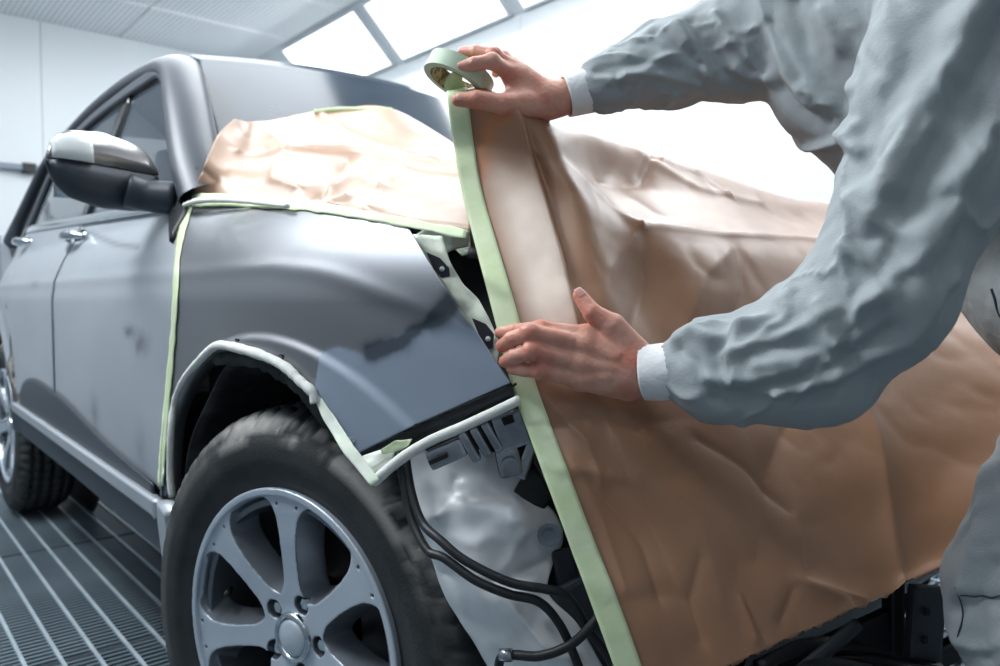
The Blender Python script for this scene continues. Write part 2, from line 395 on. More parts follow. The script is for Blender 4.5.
# slanted coves with their light fixtures
for sgn in (1, -1):
    yo, yi = sgn*YW, sgn*YC
    V_ = [(X0, yi, ZC), (X1, yi, ZC), (X1, yo, ZL), (X0, yo, ZL)]
    f = [[0, 1, 2, 3]] if sgn < 0 else [[3, 2, 1, 0]]
    o = mesh('trim_1' if sgn > 0 else 'trim_2', V_, f, 'wframe', None, False); struct(o)
    so = o.modifiers.new('s', 'SOLIDIFY'); so.thickness = .04; so.offset = -1
    e = np.array([0, yo-yi, ZL-ZC]); el = np.linalg.norm(e); e /= el
    nrm = np.array([0, -sgn*abs(e[2]), -abs(e[1])])
    for k in range(6):
        xa = -5.85+1.5*k
        t = thing('light_fixture', '', 'light')
        near = sgn < 0
        names = ['bright ceiling light panel in far cove, the one above the back of the car roof',
                 'bright ceiling light panel in far cove, right behind the masking tape roll',
                 'third bright light panel along the far cove, above the white wall',
                 'fourth bright light panel along the far cove, above the worker',
                 'fifth bright light panel along the far cove', 'last bright light panel of the far cove by the front wall']
        t['label'] = names[k] if not near else 'lit light panel in the cove above the near wall'
        t['group'] = 'cove light panels far side' if not near else 'cove light panels near side'
        def pt(u, s, h): return np.array([xa+u, yi, ZC])+e*s+nrm*h
        t.location = pt(.67, el/2, 0)
        off = np.array(t.location)
        L_, a_, b_ = 1.33, .06, el-.05
        q = [pt(0, a_, .02), pt(L_, a_, .02), pt(L_, b_, .02), pt(0, b_, .02)]
        mesh('diffuser', np.array(q)-off, [[0, 1, 2, 3]] if sgn < 0 else [[3, 2, 1, 0]], 'lamp', t, False)
        fr = []
        for (u0, s0, u1, s1) in ((-.02, a_-.02, L_+.02, a_), (-.02, b_, L_+.02, b_+.02), (-.02, a_, 0, b_), (L_, a_, L_+.02, b_)):
            V8 = np.array([pt(u, s, h)-off for u in (u0, u1) for s in (s0, s1) for h in (0, .035)])
            fr.append((V8, [[0, 1, 3, 2], [4, 6, 7, 5], [0, 4, 5, 1], [2, 3, 7, 6], [0, 2, 6, 4], [1, 5, 7, 3]]))
        v_, f_ = join(fr); mesh('frame', v_, f_, 'wframe', t, False)
# horizontal rail on the back wall
rl = thing('wall_rail', 'thin grey horizontal rail across the back wall behind the side mirror', 'rail', (X0+.08, 0, 2.0))
box('bar', (-.02, -2.2, -.025), (.02, 2.2, .025), 'rail', rl, bev=.006)
for y in (-1.9, -.95, -.12, .95, 1.9):
    box('bracket', (-.06, y-.05, -.04), (.03, y+.05, .04), 'black', rl, bev=.006)
# floor: dark pit floor, long bright bars, fine slats across
fl = struct(box('floor', (X0, -YW, -.12), (X1, YW, -.06), 'pit', bev=0))
y = -1.0615-.0735*16; first = None
while y < YW-.03:
    if first is None: first = c = box('grate_bar', (X0, -.0045, -.028), (X1, .0045, 0), 'bar', fl, bev=.001)
    else: c = first.copy(); COL.objects.link(c); c.parent = fl
    c.location = (0, y, 0); y += .0735
bx = []
xs = np.arange(-6.5, 2.6, .0235)
for i, x in enumerate(xs):
    w_ = .0055; zt = -.004
    V8 = np.array([(xx, yy, zz) for xx in (x-w_, x+w_) for yy in (-YW+.02, YW-.02) for zz in (-.022, zt)])
    bx.append((V8, [[0, 1, 3, 2], [4, 6, 7, 5], [0, 2, 6, 4], [1, 5, 7, 3]]))
v_, f_ = join(bx); stuff(mesh('slat', v_, f_, 'slat', fl, False))
for x in (-3.97, -2.98, -1.985, -.996, 0.0, 1.0, 2.0):
    box('panel_joint', (x-.009, -YW+.02, -.05), (x+.009, YW-.02, -.0035), 'pit', fl, bev=0)
# ------------------------------------------------------------------ the car
car = thing('car', 'grey car with bare front end being masked for painting', 'car')
def side(name, top, bot, left, right, nu, nv, m, parent=car, off=0, solid=.004, px=True, sm=True):
    G = coons(top, bot, left, right, nu, nv, sm)
    if px: X = on_side(G[..., 0], G[..., 1], off).reshape(nu, nv, 3)
    else: X = np.stack([G[..., 0], Yf(G[..., 0], G[..., 1])-off, G[..., 1]], -1)
    return gridmesh(name, X, m, parent, solid=solid, flip=True, off=1), G
def mirror_part(o, name=None, parent=car):
    c = o.copy(); COL.objects.link(c); c.parent = parent; c.scale = (1, -1, 1); return c
# front fender
arch = [(162, 500), (162, 462), (167, 415), (184, 375), (208, 350), (240, 347), (277, 358), (305, 380), (335, 420), (355, 455)]
low = [(355, 455), (405, 430), (455, 407), (510, 383)]
fb = np.vstack([resample(arch, 90), resample(low, 30)[1:]])
ft = [(187, 204), (230, 204), (290, 208), (350, 216), (395, 225), (409, 229)]
frt = [(409, 229), (416, 240), (440, 280), (474, 330), (510, 383)]
lft = [(187, 204), (184, 222), (177, 260), (172, 330), (164, 420), (162, 500)]
nu, nv = 240, 130
T = resample(ft, nu); B = resample(fb, nu, False)
u = np.linspace(0, 1, nu)[:, None, None]; w = np.linspace(0, 1, nv)[None, :, None]
Lf = resample(lft, nv); Rf = resample(frt, nv)
G = ((1-w)*T[:, None]+w*B[:, None]+(1-u)*Lf[None]+u*Rf[None]-(1-u)*(1-w)*T[0]-u*(1-w)*T[-1]-(1-u)*w*B[0]-u*w*B[-1])
X = on_side(G[..., 0], G[..., 1]).reshape(nu, nv, 3)
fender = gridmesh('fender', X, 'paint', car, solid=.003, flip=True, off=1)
g = G.reshape(-1, 2); Z3 = np.c_[X.reshape(-1, 3)[:, [0, 2]], np.zeros(len(g))]
nz = fbm(Z3*26, 3, 4)
def below(pts, g): return g[:, 1]-np.interp(g[:, 0], [q[0] for q in pts], [q[1] for q in pts])
pr = below([(300, 480), (320, 352), (340, 346), (362, 352), (400, 330), (450, 318), (472, 325), (520, 345)], g)
setattr_(fender, 'primer', ss(pr+4*nz, -3, 4))
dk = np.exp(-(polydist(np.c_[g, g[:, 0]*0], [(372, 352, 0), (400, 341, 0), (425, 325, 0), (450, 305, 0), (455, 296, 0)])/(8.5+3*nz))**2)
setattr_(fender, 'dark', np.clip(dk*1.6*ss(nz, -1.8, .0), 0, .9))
lab(fender, 'grey front fender with a blue-grey primer patch at its tip')
mirror_part(fender)
# lower lip of the fender, folded inwards
a = on_side(*resample([(355, 455), (405, 430), (455, 407), (510, 383)], 30).T); bk = a+np.array([-.01, .055, -.012])*np.linspace(1, .25, 30)[:, None]
gridmesh('fender_lip', np.stack([a, (a+bk)/2+[0, 0, -.004], bk], 1), 'gloss_black', car, solid=.003)
a = on_side(*resample([(357, 457), (405, 433), (455, 410), (512, 386)], 30).T, -.004)
gridmesh('fender_flange', np.stack([a, a+np.array([-.006, .012, -.026])*np.linspace(1, .6, 30)[:, None]], 1), 'black', car, solid=.003)
# rolled rim of the wheel arch
a = on_side(*resample(arch, 70).T); c0 = np.array([0, 0, .36]); ra = a-c0; ra[:, 1] = 0; ra /= np.linalg.norm(ra, axis=1)[:, None]
gridmesh('arch_flange', np.stack([a, a-ra*.008+[0, .012, 0], a-ra*.010+[0, .035, 0]], 1), 'paint', car, solid=.002)
for q in ((237, 341), (281, 357), (351, 440)):
    p = on_side(*[np.array([k]) for k in q])[0]
    box('clip_hole', p-[.007, .0012, .004], p+[.007, .003, .004], 'gloss_black' if q[1] < 400 else 'chrome', car, bev=.002)
# doors, sill, quarter panel (x, z outlines on the side surface)
def xz(name, pts4, nu, nv, m='door_paint', off=0., **k):
    o, G_ = side(name, *pts4, nu, nv, m, px=False, off=off, **k); return o, G_
belt = lambda x: 1.085+.04*((-.55-x)/1.0)
fx0, fx1, rx1 = -.502, -1.462, -2.36
def vline(x, z0, z1): return [(x, z0), (x, (z0+z1)/2), (x, z1)]
fd, Gd = xz('front_door', ([(fx1, belt(fx1)), (-1, belt(-1)), (fx0, belt(fx0))], [(fx1, .535), (-1, .52), (fx0, .50)], vline(fx1, belt(fx1), .535), [(fx0, belt(fx0)), (-.47, 1.0), (-.40, .92), (-.375, .83), (-.385, .72), (-.43, .60), (fx0+.01, .50)]), 90, 70, off=-.004)
gg = Gd.reshape(-1, 2)
def blob(x, z, rx, rz, gg=gg): return np.exp(-(((gg[:, 0]-x)/rx)**2+((gg[:, 1]-z)/rz)**2))
nzz = fbm(np.c_[gg*30, gg[:, :1]*0], 5, 3)
dk = blob(-.60, .79, .045, .022)+.9*blob(-.68, .815, .04, .012)+.35*blob(-1.0, .60, .04, .05)+.35*blob(-.62, .56, .04, .05)+.25*blob(-.7, .97, .05, .012)
dl = np.exp(-(polydist(np.c_[gg, gg[:, :1]*0], [(-1.42, 1.085, 0), (-1.2, 1.055, 0), (-.95, 1.02, 0), (-.72, 1.0, 0)])/.006)**2)
setattr_(fd, 'dark', np.clip(dk*(1+.4*nzz)*.9+.5*dl, 0, 1)); lab(fd, 'sanded light grey front door with dark scuffs'); mirror_part(fd)
ra_ = [(rx1+.0, .99), (-2.24, .78), (-2.13, .62), (-2.115, .54)]
rd, Gr = xz('rear_door', ([(rx1, belt(rx1)), (-1.9, belt(-1.9)), (fx1-.008, belt(fx1))], [(-2.115, .54), (-1.8, .54), (fx1-.008, .535)],
        [(rx1, belt(rx1)), (rx1+.0, .99), (-2.24, .80), (-2.14, .64), (-2.115, .54)], vline(fx1-.008, belt(fx1), .535)), 60, 60)
setattr_(rd, 'dark', .35*blob(-1.75, .93, .06, .012, Gr.reshape(-1, 2))); mirror_part(rd)
qp, _ = xz('quarter_panel', ([(-3.25, 1.16), (-2.8, belt(-2.8)-.01), (rx1-.008, belt(rx1))], [(-3.3, .5), (-3.06, .45), (-3.0, .62), (-2.8, .76), (-2.62, .795), (-2.4, .75), (-2.26, .66), (rx1+.12, .6)],
        [(-3.25, 1.16), (-3.3, .85), (-3.3, .5)], [(rx1-.008, belt(rx1)), (rx1-.008, .99), (-2.25, .80), (rx1+.12, .6)]), 60, 50); mirror_part(qp)
pad, _ = xz('lower_door_trim', ([(-2.0, .545), (-1.9, .60), (-1.7, .625), (-1.3, .60), (-.9, .545), (-.52, .51)], [(-2.05, .505), (-1.2, .49), (-.52, .47)], vline(-2.02, .55, .505), vline(-.52, .51, .47)), 70, 10, 'pillar', off=.006); mirror_part(pad)
sl_, _ = xz('sill_strip', ([(-2.1, .515), (-1.2, .50), (-.46, .488)], [(-2.1, .485), (-1.2, .47), (-.46, .455)], vline(-2.1, .515, .485), vline(-.46, .488, .455)), 60, 10, 'door_paint', off=.022, solid=.02)
mirror_part(sl_); lab(sl_, 'light grey step strip along the sill')
rk, _ = xz('rocker_panel', ([(-2.2, .485), (-1.2, .47), (-.46, .455)], [(-2.2, .40), (-1.2, .385), (-.46, .365)], vline(-2.2, .485, .40), vline(-.46, .455, .365)), 60, 16, 'pillar', off=.004, solid=.05); mirror_part(rk)
re_, _ = xz('rocker_end', ([(-.465, .49), (-.43, .488), (-.40, .478)], [(-.465, .36), (-.43, .37), (-.405, .385)], vline(-.465, .49, .36), vline(-.40, .478, .385)), 8, 14, 'door_paint', off=.014, solid=.05); mirror_part(re_)
# glass and frames
dlo_t = [(78, 196), (92, 128), (103, 110), (122, 92), (148, 77), (172, 71)]
wt = [(-2.0, 1.20), (-1.83, 1.47), (-1.6, 1.515), (-1.3, 1.525), (-1.07, 1.49)]
fw, _ = xz('front_window', ([(-1.44, 1.50), (-1.3, 1.505), (-1.13, 1.49), (-1.0, 1.45)], [(-1.44, 1.13), (-1.0, 1.12), (-.56, 1.105)], vline(-1.44, 1.50, 1.13), [(-1.0, 1.45), (-.75, 1.27), (-.56, 1.105)]), 30, 24, 'glass', off=-.012, sm=True); mirror_part(fw)
rw, _ = xz('rear_window', ([(-2.28, 1.44), (-1.9, 1.50), (-1.52, 1.505)], [(-2.5, 1.17), (-2.0, 1.155), (-1.52, 1.14)], [(-2.28, 1.44), (-2.42, 1.3), (-2.5, 1.17)], vline(-1.52, 1.505, 1.14)), 30, 24, 'glass', off=-.012); mirror_part(rw)
fr1, _ = xz('window_frame', ([(-2.62, 1.14), (-2.52, 1.36), (-2.3, 1.485), (-1.9, 1.54), (-1.3, 1.545), (-1.06, 1.51), (-.74, 1.29), (-.5, 1.10)],
       [(-2.53, 1.14), (-2.43, 1.34), (-2.26, 1.445), (-1.9, 1.505), (-1.3, 1.51), (-1.09, 1.475), (-.77, 1.25), (-.565, 1.10)], [(-2.62, 1.14), (-2.53, 1.14)], [(-.5, 1.10), (-.565, 1.10)]), 90, 6, 'pillar', off=.004, solid=.02); mirror_part(fr1)
bp, _ = xz('b_pillar', ([(-1.52, 1.51), (-1.44, 1.51)], [(-1.52, 1.12), (-1.44, 1.12)], vline(-1.52, 1.51, 1.12), vline(-1.44, 1.51, 1.12)), 5, 16, 'gloss_black', off=-.004, solid=.02); mirror_part(bp)
bs_, _ = xz('belt_strip', ([(-2.5, belt(-2.5)+.012), (-1.4, belt(-1.4)+.012), (-.53, belt(-.53)+.012)], [(-2.5, belt(-2.5)-.012), (-1.4, belt(-1.4)-.012), (-.53, belt(-.53)-.012)], [(-2.5, belt(-2.5)+.012), (-2.5, belt(-2.5)-.012)], [(-.53, belt(-.53)+.012), (-.53, belt(-.53)-.012)]), 50, 4, 'chrome', off=.006, solid=.008); mirror_part(bs_)
tr, _ = xz('mirror_patch', ([(-.62, 1.20), (-.53, 1.16)], [(-.64, 1.10), (-.50, 1.0)], [(-.62, 1.20), (-.64, 1.10)], [(-.53, 1.16), (-.50, 1.0)]), 8, 12, 'black', off=.006, solid=.02)
# roof, roof rails, pillars, windshield
yy = np.linspace(-1, 1, 40)[None, :]; tt = np.linspace(0, 1, 50)[:, None]
def windx(y, z): return -.42-1.25*(z-1.04)-.27*y*y
ye = .585*yy; ze = 1.59+.03*(1-yy**2); xe = windx(ye, ze)
XX = xe*(1-tt)-2.8*tt; YY = yy*(.585+.03*np.sin(tt*PI/2)); ZZ = ze+(.055*np.sin(np.clip(tt*2.2, 0, 1)*PI/2)-.06*np.clip(tt-.6, 0, 1)**2)*(1-.5*yy**4)
G = np.stack([XX, YY, ZZ], -1); gridmesh('roof', G, 'pillar', car, solid=.01)
t_ = np.linspace(0, 1, 60)
def rail_pts(s): return [(-.50, s*.795, 1.095), (-.62, s*.775, 1.20), (-.85, s*.715, 1.38), (-1.08, s*.655, 1.515), (-1.35, s*.625, 1.575), (-1.8, s*.615, 1.60), (-2.3, s*.62, 1.575), (-2.75, s*.66, 1.47), (-3.05, s*.72, 1.27), (-3.15, s*.76, 1.15)]
ap = resample(rail_pts(-1), 60); 
sec = []
for i, p in enumerate(ap):
    tt = ap[min(i+1, 59)]-ap[max(i-1, 0)]; tt /= np.linalg.norm(tt)
    o1 = np.array([.45, -.35, .75]); o1 -= tt*(o1@tt); o1 /= np.linalg.norm(o1); s1 = np.cross(tt, o1)
    if s1[1] > 0: s1 = -s1
    sec.append([p+o1*.03*math.sin(a_)+s1*.055*math.cos(a_) for a_ in np.linspace(0, 2*PI, 16, endpoint=False)])
sec = np.array(sec); f_ = gridfaces(60, 16, True).tolist()
pil = mesh('roof_pillar', sec.reshape(-1, 3), f_, 'pillar', car); mirror_part(pil)
tubeobj('roof_gutter', [(-1.3, -.56, 1.60), (-1.5, -.555, 1.615), (-2.0, -.55, 1.625), (-2.8, -.58, 1.55)], .010, 'gloss_black', car)
def windx(y, z): return -.42-1.25*(z-1.04)-.27*y*y
ny, nz_ = 40, 30
yy = np.linspace(-1, 1, ny)[:, None]; zz = np.linspace(1.03, 1.59, nz_)[None, :]
hw = .74-.277*(zz-1.03); Y_ = yy*hw; crown = zz+.03*(1-yy**2)*(zz-1.03)/.56
G = np.stack([windx(Y_, crown), Y_, crown], -1); gridmesh('windshield', G, 'wind', car, solid=.006)
# cabin inside
box('cabin_floor', (-3.0, -.78, .35), (-.3, .78, .42), 'dark', car)
box('dashboard', (-.95, -.72, .75), (-.45, .72, 1.08), 'dark', car, bev=.05)
for y in (-.38, .38):
    s = box('front_seat', (-1.75, y-.25, .45), (-1.2, y+.25, .62), 'black', car, bev=.06)
    box('backrest', (-1.85, y-.25, .6), (-1.68, y+.25, 1.2), 'black', s, bev=.06); box('headrest', (-1.83, y-.13, 1.24), (-1.73, y+.13, 1.42), 'black', s, bev=.04)
box('rear_seat', (-2.6, -.62, .45), (-2.35, .62, 1.15), 'black', car, bev=.06)
box('tailgate', (-3.32, -.8, .45), (-3.2, .8, 1.2), 'door_paint', car, bev=.05)
# hood and engine bay
xs_ = np.linspace(-.44, .22, 30)[:, None]; ys_ = np.linspace(-.70, .70, 40)[None, :]
G = np.stack([xs_+0*ys_, ys_*(1-.12*np.clip(xs_+.1, 0, 1)), 1.035+.03*(1-(ys_/.78)**2)-.62*np.maximum(xs_+.15, 0)**2-.02*(ys_/.78)**4], -1)
gridmesh('hood', G, 'paint', car, solid=.012, off=-1)
box('engine_block', (-.30, -.45, .30), (.36, .5, .86), 'dark', car, bev=.03)
box('radiator', (.40, -.52, .28), (.47, .52, .80), 'dark', car, bev=.01)
box('firewall', (-.5, -.80, .30), (-.42, .80, 1.03), 'dark', car, bev=.01)
box('inner_wing', (-.42, -.62, .45), (.30, -.56, .96), 'dark', car, bev=.01)
box('inner_wing', (-.42, .56, .45), (.30, .80, .96), 'dark', car, bev=.01)
box('headlamp_cavity_wall', (.02, -.74, .62), (.07, -.45, .93), 'dark', car, bev=.006)
# wheel arch liner
def liner(s):
    a = np.linspace(math.radians(38), math.radians(200), 70)[:, None]; yo_ = Yf(.432*np.cos(a), .375+.432*np.sin(a))+.03; tq = np.linspace(0, 1, 14)[None, :]; yq = yo_*(1-tq)-.60*tq
    R_ = .432+.006*np.sin(a*9)*np.sin(yq*30)
    G_ = np.stack([R_*np.cos(a)+0*yq, yq+0*a, .375+R_*np.sin(a)*1.0], -1)
    return G_
Gl = liner(1); ln_ = gridmesh('wheel_liner', Gl, 'dusty', car, solid=.003); mirror_part(ln_)
a = np.linspace(0, 2*PI, 60)[:, None]; R_ = np.linspace(.05, .434, 6)[None, :]
lb = gridmesh('liner_back', np.stack([R_*np.cos(a), -.60+0*R_*a, .375+R_*np.sin(a)], -1), 'dark', car, solid=.004); mirror_part(lb)
for o_ in (ln_, lb):
    c = o_.copy(); COL.objects.link(c); c.parent = car; c.location = (-2.62, 0, 0); c2 = c.copy(); COL.objects.link(c2); c2.parent = car; c2.scale = (1, -1, 1)
# torn liner edge visible in front of the wheel
e = resample([(396, 470), (402, 500), (407, 540), (418, 590), (425, 640), (428, 690)], 40)
jag = 3*vn(np.c_[np.arange(40)*.9, np.zeros(40), np.zeros(40)])
Lr = P(e[:, 0]+jag, e[:, 1], np.full(40, 1.06)); Rr = P(e[:, 0]+np.linspace(10, 46, 40), e[:, 1]+4, np.full(40, 1.02)); 
u_ = np.linspace(0, 1, 10)[None, :, None]; G = Lr[:, None]*(1-u_)+Rr[:, None]*u_; G = G+.006*fbm(G*30, 3)[..., None]*cv
lab(gridmesh('liner_flap', G, 'dusty', car, solid=.003), 'scuffed dusty black liner flap in front of the wheel')
e = resample([(205, 356), (222, 366), (250, 366), (280, 380), (300, 396), (318, 420), (345, 450)], 60); e[:, 1] += 2.5*vn(np.c_[np.arange(60)*.8, np.zeros(60), np.zeros(60)])
a = on_side(*e.T, -.02); gridmesh('liner_edge', np.stack([a, a+[0, .004, .03]], 1), 'dusty', car, solid=.003)
# ------------------------------------------------------------------ wheel
RW = .362
def build_tyre():
    pr = [(.228, -.115), (.236, -.125), (.262, -.134), (.300, -.136), (.330, -.128), (.350, -.112), (.3585, -.098),
          (.3605, -.09), (.3525, -.088), (.3525, -.080), (.361, -.078), (.362, -.05), (.354, -.048), (.354, -.038), (.362, -.036),
          (.362, -.012), (.354, -.010), (.354, 0.), (.3615, .002), (.360, .024), (.3525, .026), (.3525, .032), (.3590, .034), (.3565, .046), (.349, .060),
          (.342, .067), (.328, .0755), (.318, .0775), (.316, .0790), (.300, .0815), (.284, .0815), (.270, .079), (.268, .0765), (.252, .0745), (.243, .068), (.236, .066), (.228, .060)]
    n_ = 360; V_, f = lathe(pr, n_); V_ = V_.reshape(n_, len(pr), 3); o_ = np.array([q[1] for q in pr]); r0 = np.array([q[0] for q in pr])
    ang = np.arange(n_)
    sip = ((ang % 6) < 2).astype(float)*.006
    msk = ((r0 > .352) | ((o_ > .05) & (r0 > .34))).astype(float)
    k = (1-(sip[:, None]*msk[None])/r0[None]); V_[..., 0] *= k; V_[..., 2] *= k
    fine = ((ang % 2) == 0)*.0012; m2 = ((r0 > .318) & (r0 < .345) & (o_ > 0)).astype(float)
    V_[..., 1] -= fine[:, None]*m2[None]
    return V_.reshape(-1, 3), f, n_, pr
tv, tf, tn, tpr = build_tyre()
def build_rim(h=.002):
    fd_ = Field((-.242, -.078, -.242), (.242, .13, .242), h)
    n_ = fd_.n; x = fd_.lo[0]+h*np.arange(n_[0])[:, None]; z = fd_.lo[2]+h*np.arange(n_[2])[None, :]
    r_ = np.hypot(x, z); ph = np.arctan2(z, x); PH = math.radians(89); st_ = 2*PI/7
    q = (ph-PH+st_/2) % st_-st_/2; al = r_*np.cos(q); ac = np.abs(r_*np.sin(q))
    hwid = np.interp(r_, [0, .06, .09, .13, .165, .19, .208, .24], [.03, .026, .0215, .0205, .023, .028, .036, .05])
    dsp = ac-hwid
    def smin(a, b, k): hh = np.maximum(k-np.abs(a-b), 0)/k; return np.minimum(a, b)-hh*hh*k*.25
    d2 = smin(smin(dsp, .2205-r_, .03), r_-.066, .03)
    face = np.interp(r_, [0, .05, .08, .15, .2, .226, .232, .24], [.052, .054, .058, .067, .070, .070, .069, .064])
    o_ = -(fd_.lo[1]+h*np.arange(n_[1]))[None, :, None]                # outward coordinate
    depth = face[:, None, :]-o_
    d3 = d2[:, None, :]-.30*np.clip(depth, 0, .05)+.004
    body = np.maximum(np.maximum(d3, -depth), depth-.048)+.0
    body = np.where(True, body, body)
    rr = np.broadcast_to(r_[:, None, :], body.shape)
    outer = np.maximum(rr-.2365, 0)
    body = np.maximum(body, rr-.2355)
    barrel = np.maximum(np.abs(rr-.212)-.006, np.maximum(o_-.06, -.115-o_))
    lip = np.maximum(np.abs(rr-.2305)-.006, np.abs(o_-.060)-.016)
    Fv = np.minimum(np.minimum(body, barrel), lip)
    for k in range(5):                       # lug recesses
        a_ = math.radians(83-12+72*k); cx, cz = .0570*math.cos(a_), .057*math.sin(a_)
        hole = np.maximum(np.hypot(x-cx, z-cz)[:, None, :]-.0155, .02-o_); Fv = np.maximum(Fv, -hole)
    for k in range(7):                       # little rivets by every spoke end
        for s_ in (-1, 1):
            a_ = PH+k*st_+s_*.105; cx, cz = .2165*math.cos(a_), .212*math.sin(a_)
            Fv = np.maximum(Fv, -np.maximum(np.hypot(x-cx, z-cz)[:, None, :]-.0028, (face[:, None, :]-.004)-o_))
    fd_.F = Fv.astype(np.float32); V_, Fq = fd_.nets()
    return V_, Fq
rv, rf = build_rim()
rn = vnormals(rv, rf)
fc = rv[rf].mean(1); fn = rn[rf].mean(1); rr_ = np.hypot(fc[:, 0], fc[:, 2]); ff = np.interp(rr_, [0, .05, .08, .15, .2, .226, .232, .24], [.052, .054, .058, .067, .070, .070, .069, .064])
mi = ((-fn[:, 1] > .72) & (np.abs(-fc[:, 1]-ff) < .004) | (rr_ > .2225) & (-fc[:, 1] > .05)).astype(int)
rim_me = bpy.data.meshes.new('rim'); rim_me.from_pydata(rv.tolist(), [], rf.tolist()); rim_me.shade_smooth()
rim_me.materials.append(MT['alloy_dark']); rim_me.materials.append(MT['alloy']); rim_me.polygons.foreach_set('material_index', mi.astype(np.int32))
def hexnut():
    a = np.linspace(0, 2*PI, 6, endpoint=False); V_ = []
    for o_, r_ in ((.020, .0125), (.044, .0125), (.049, .009)): V_ += [(r_*math.cos(t), -o_, r_*math.sin(t)) for t in a]
    f = [[i, (i+1) % 6, 6+(i+1) % 6, 6+i] for i in range(6)]+[[6+i, 6+(i+1) % 6, 12+(i+1) % 6, 12+i] for i in range(6)]+[list(range(12, 18))]
    return V_, f
hv, hf = hexnut()
def wheel(loc, rz):
    root = bpy.data.objects.new('wheel', None); COL.objects.link(root); root.parent = car; root.location = loc; root.rotation_euler = (0, 0, rz)
    ty = mesh('tyre', tv, tf, 'rubber', root); an = np.arctan2(tv[:, 2], tv[:, 0]); r_ = np.hypot(tv[:, 0], tv[:, 2])
    nn = fbm(np.c_[an*8, r_*60, tv[:, 1]*40], 9, 5); dust = ss(r_, .300, .322)*(1-ss(r_, .346, .352))*(.12+.88*ss(an, .25, .6)*(1-ss(an, 1.7, 2.3)))*ss(nn, -.7, .3)
    setattr_(ty, 'dust', np.clip(dust, 0, .85)*(tv[:, 1] < 0))
    new('rim', rim_me, None, root)
    V_, f = lathe([(.0, .064), (.022, .063), (.029, .059), (.031, .052)], 40); lab(mesh('hub_cap', V_, f, 'alloy', root), 'polished silver hub cap')
    V_, f = lathe([(.030, .05), (.032, .0615), (.036, .0625), (.039, .058), (.040, .045)], 40); mesh('hub_ring', V_, f, 'chrome', root)
    for k in range(5):
        a_ = math.radians(83-12+72*k); o = mesh('lug_nut', hv, hf, 'chrome', root, False); o.location = (.057*math.cos(a_), 0, .057*math.sin(a_))
    V_, f = lathe([(.06, -.02), (.075, -.02), (.078, -.045), (.145, -.045), (.145, -.065), (.07, -.065)], 60); mesh('brake_disc', V_, f, 'disc', root)
    V_, f = lathe([(.0, .0), (.05, .0), (.06, -.02), (.075, -.02)], 40); mesh('hub', V_, f, 'rust', root)
    box('brake_caliper', (.06, .03, .05), (.17, .10, .16), 'rust', root, bev=.012)
    V_, f = lathe([(.02, -.09), (.20, -.09)], 50); mesh('dust_shield', V_, f, 'rust', root)
    tubeobj('valve_stem', [(-.185, -.035, .03), (-.17, -.055, .028)], .005, 'black', root)
    return root
fw_ = wheel((-.013, -.80, .358), .255); lab(fw_, 'front wheel with seven spoke silver rim')
def copy_tree(o, parent):
    c = o.copy(); COL.objects.link(c); c.parent = parent
    for ch in o.children: copy_tree(ch, c)
    return c
for loc, rz in (((-2.62, -.80, .361), 0), ((0, .80, .361), .255+PI), ((-2.62, .80, .361), PI)):
    c = copy_tree(fw_, car); c.location = loc; c.rotation_euler = (0, 0, rz)
    c['label'] = 'rear wheel beyond the sill' if loc[1] < 0 else 'wheel on the far side of the car'
# ------------------------------------------------------------------ door handles and side mirror
for (px, py), s in (((78, 238), 1.), ((27, 243), 1.)):
    p = on_side(np.array([px]), np.array([py]))[0]
    hb = lab(box('handle_bowl', p-[.05, .001, .022], p+[.05, .010, .022], 'gloss_black', car, bev=.004), 'black recess behind the handle')
    h_ = tubeobj('door_handle', [p+[-.095, -.004, .0], p+[-.07, -.026, .004], p+[0, -.036, .006], p+[.06, -.028, .004], p+[.085, -.004, 0]], [.008, .012, .014, .012, .008], 'chrome', car, n=14)
    lab(h_, 'chrome door handle'); 
    V_, f = tube([p+[.10, -.008, 0], p+[.10, .004, 0]], .012, n=16); mesh('lock_cylinder', V_, f, 'chrome', car)
stn = np.linspace(0, 1, 22)
def mirror_sec(t, part):
    # t=0 outer tip, 1 inner end by the door; section in the x-z plane
    y = -1.06+.215*t; px_top = np.interp(t, [0, .06, .2, .5, .8, .93, 1], [1.166, 1.208, 1.226, 1.233, 1.221, 1.203, 1.17])
    px_bot = np.interp(t, [0, .06, .2, .5, .8, 1], [1.158, 1.120, 1.094, 1.078, 1.078, 1.084]); seam = np.interp(t, [0, 1], [1.163, 1.152])
    fx = -.600-.045*t+.0-np.interp(t, [0, .1, .3, 1], [.03, .01, 0, -.0]); dep = np.interp(t, [0, .08, .3, .8, 1], [.02, .06, .095, .10, .07])
    a = np.linspace(0, PI, 15)
    if part == 'cap': h_ = px_top-seam; pts = [(fx-dep/2+dep/2*math.cos(q), seam+h_*math.sin(q)**.72) for q in a]
    else: h_ = seam-px_bot; pts = [(fx-dep/2+dep/2*math.cos(q)*(1-.12*math.sin(q)), seam-.003-h_*math.sin(q)**.6) for q in a]
    return [(x, y, z) for x, z in pts]
mr = bpy.data.objects.new('side_mirror', None); COL.objects.link(mr); mr.parent = car; lab(mr, 'grey side mirror with darker lower shell')
for part, mm, nm in (('cap', 'grey_mirror', 'mirror_cap'), ('low', 'pillar', 'mirror_shell')):
    G = np.array([mirror_sec(t, part) for t in stn]); V_ = G.reshape(-1, 3); f = gridfaces(22, 15, True).tolist()+[list(range(15)), list(range(21*15, 22*15))]
    mesh(nm, V_, f, mm, mr)
G = np.array([[(-.705, -1.035+.16*u_, 1.095+.12*w_) for w_ in np.linspace(0, 1, 3)] for u_ in np.linspace(0, 1, 3)]); gridmesh('mirror_glass', G, 'chrome', mr, solid=.004)
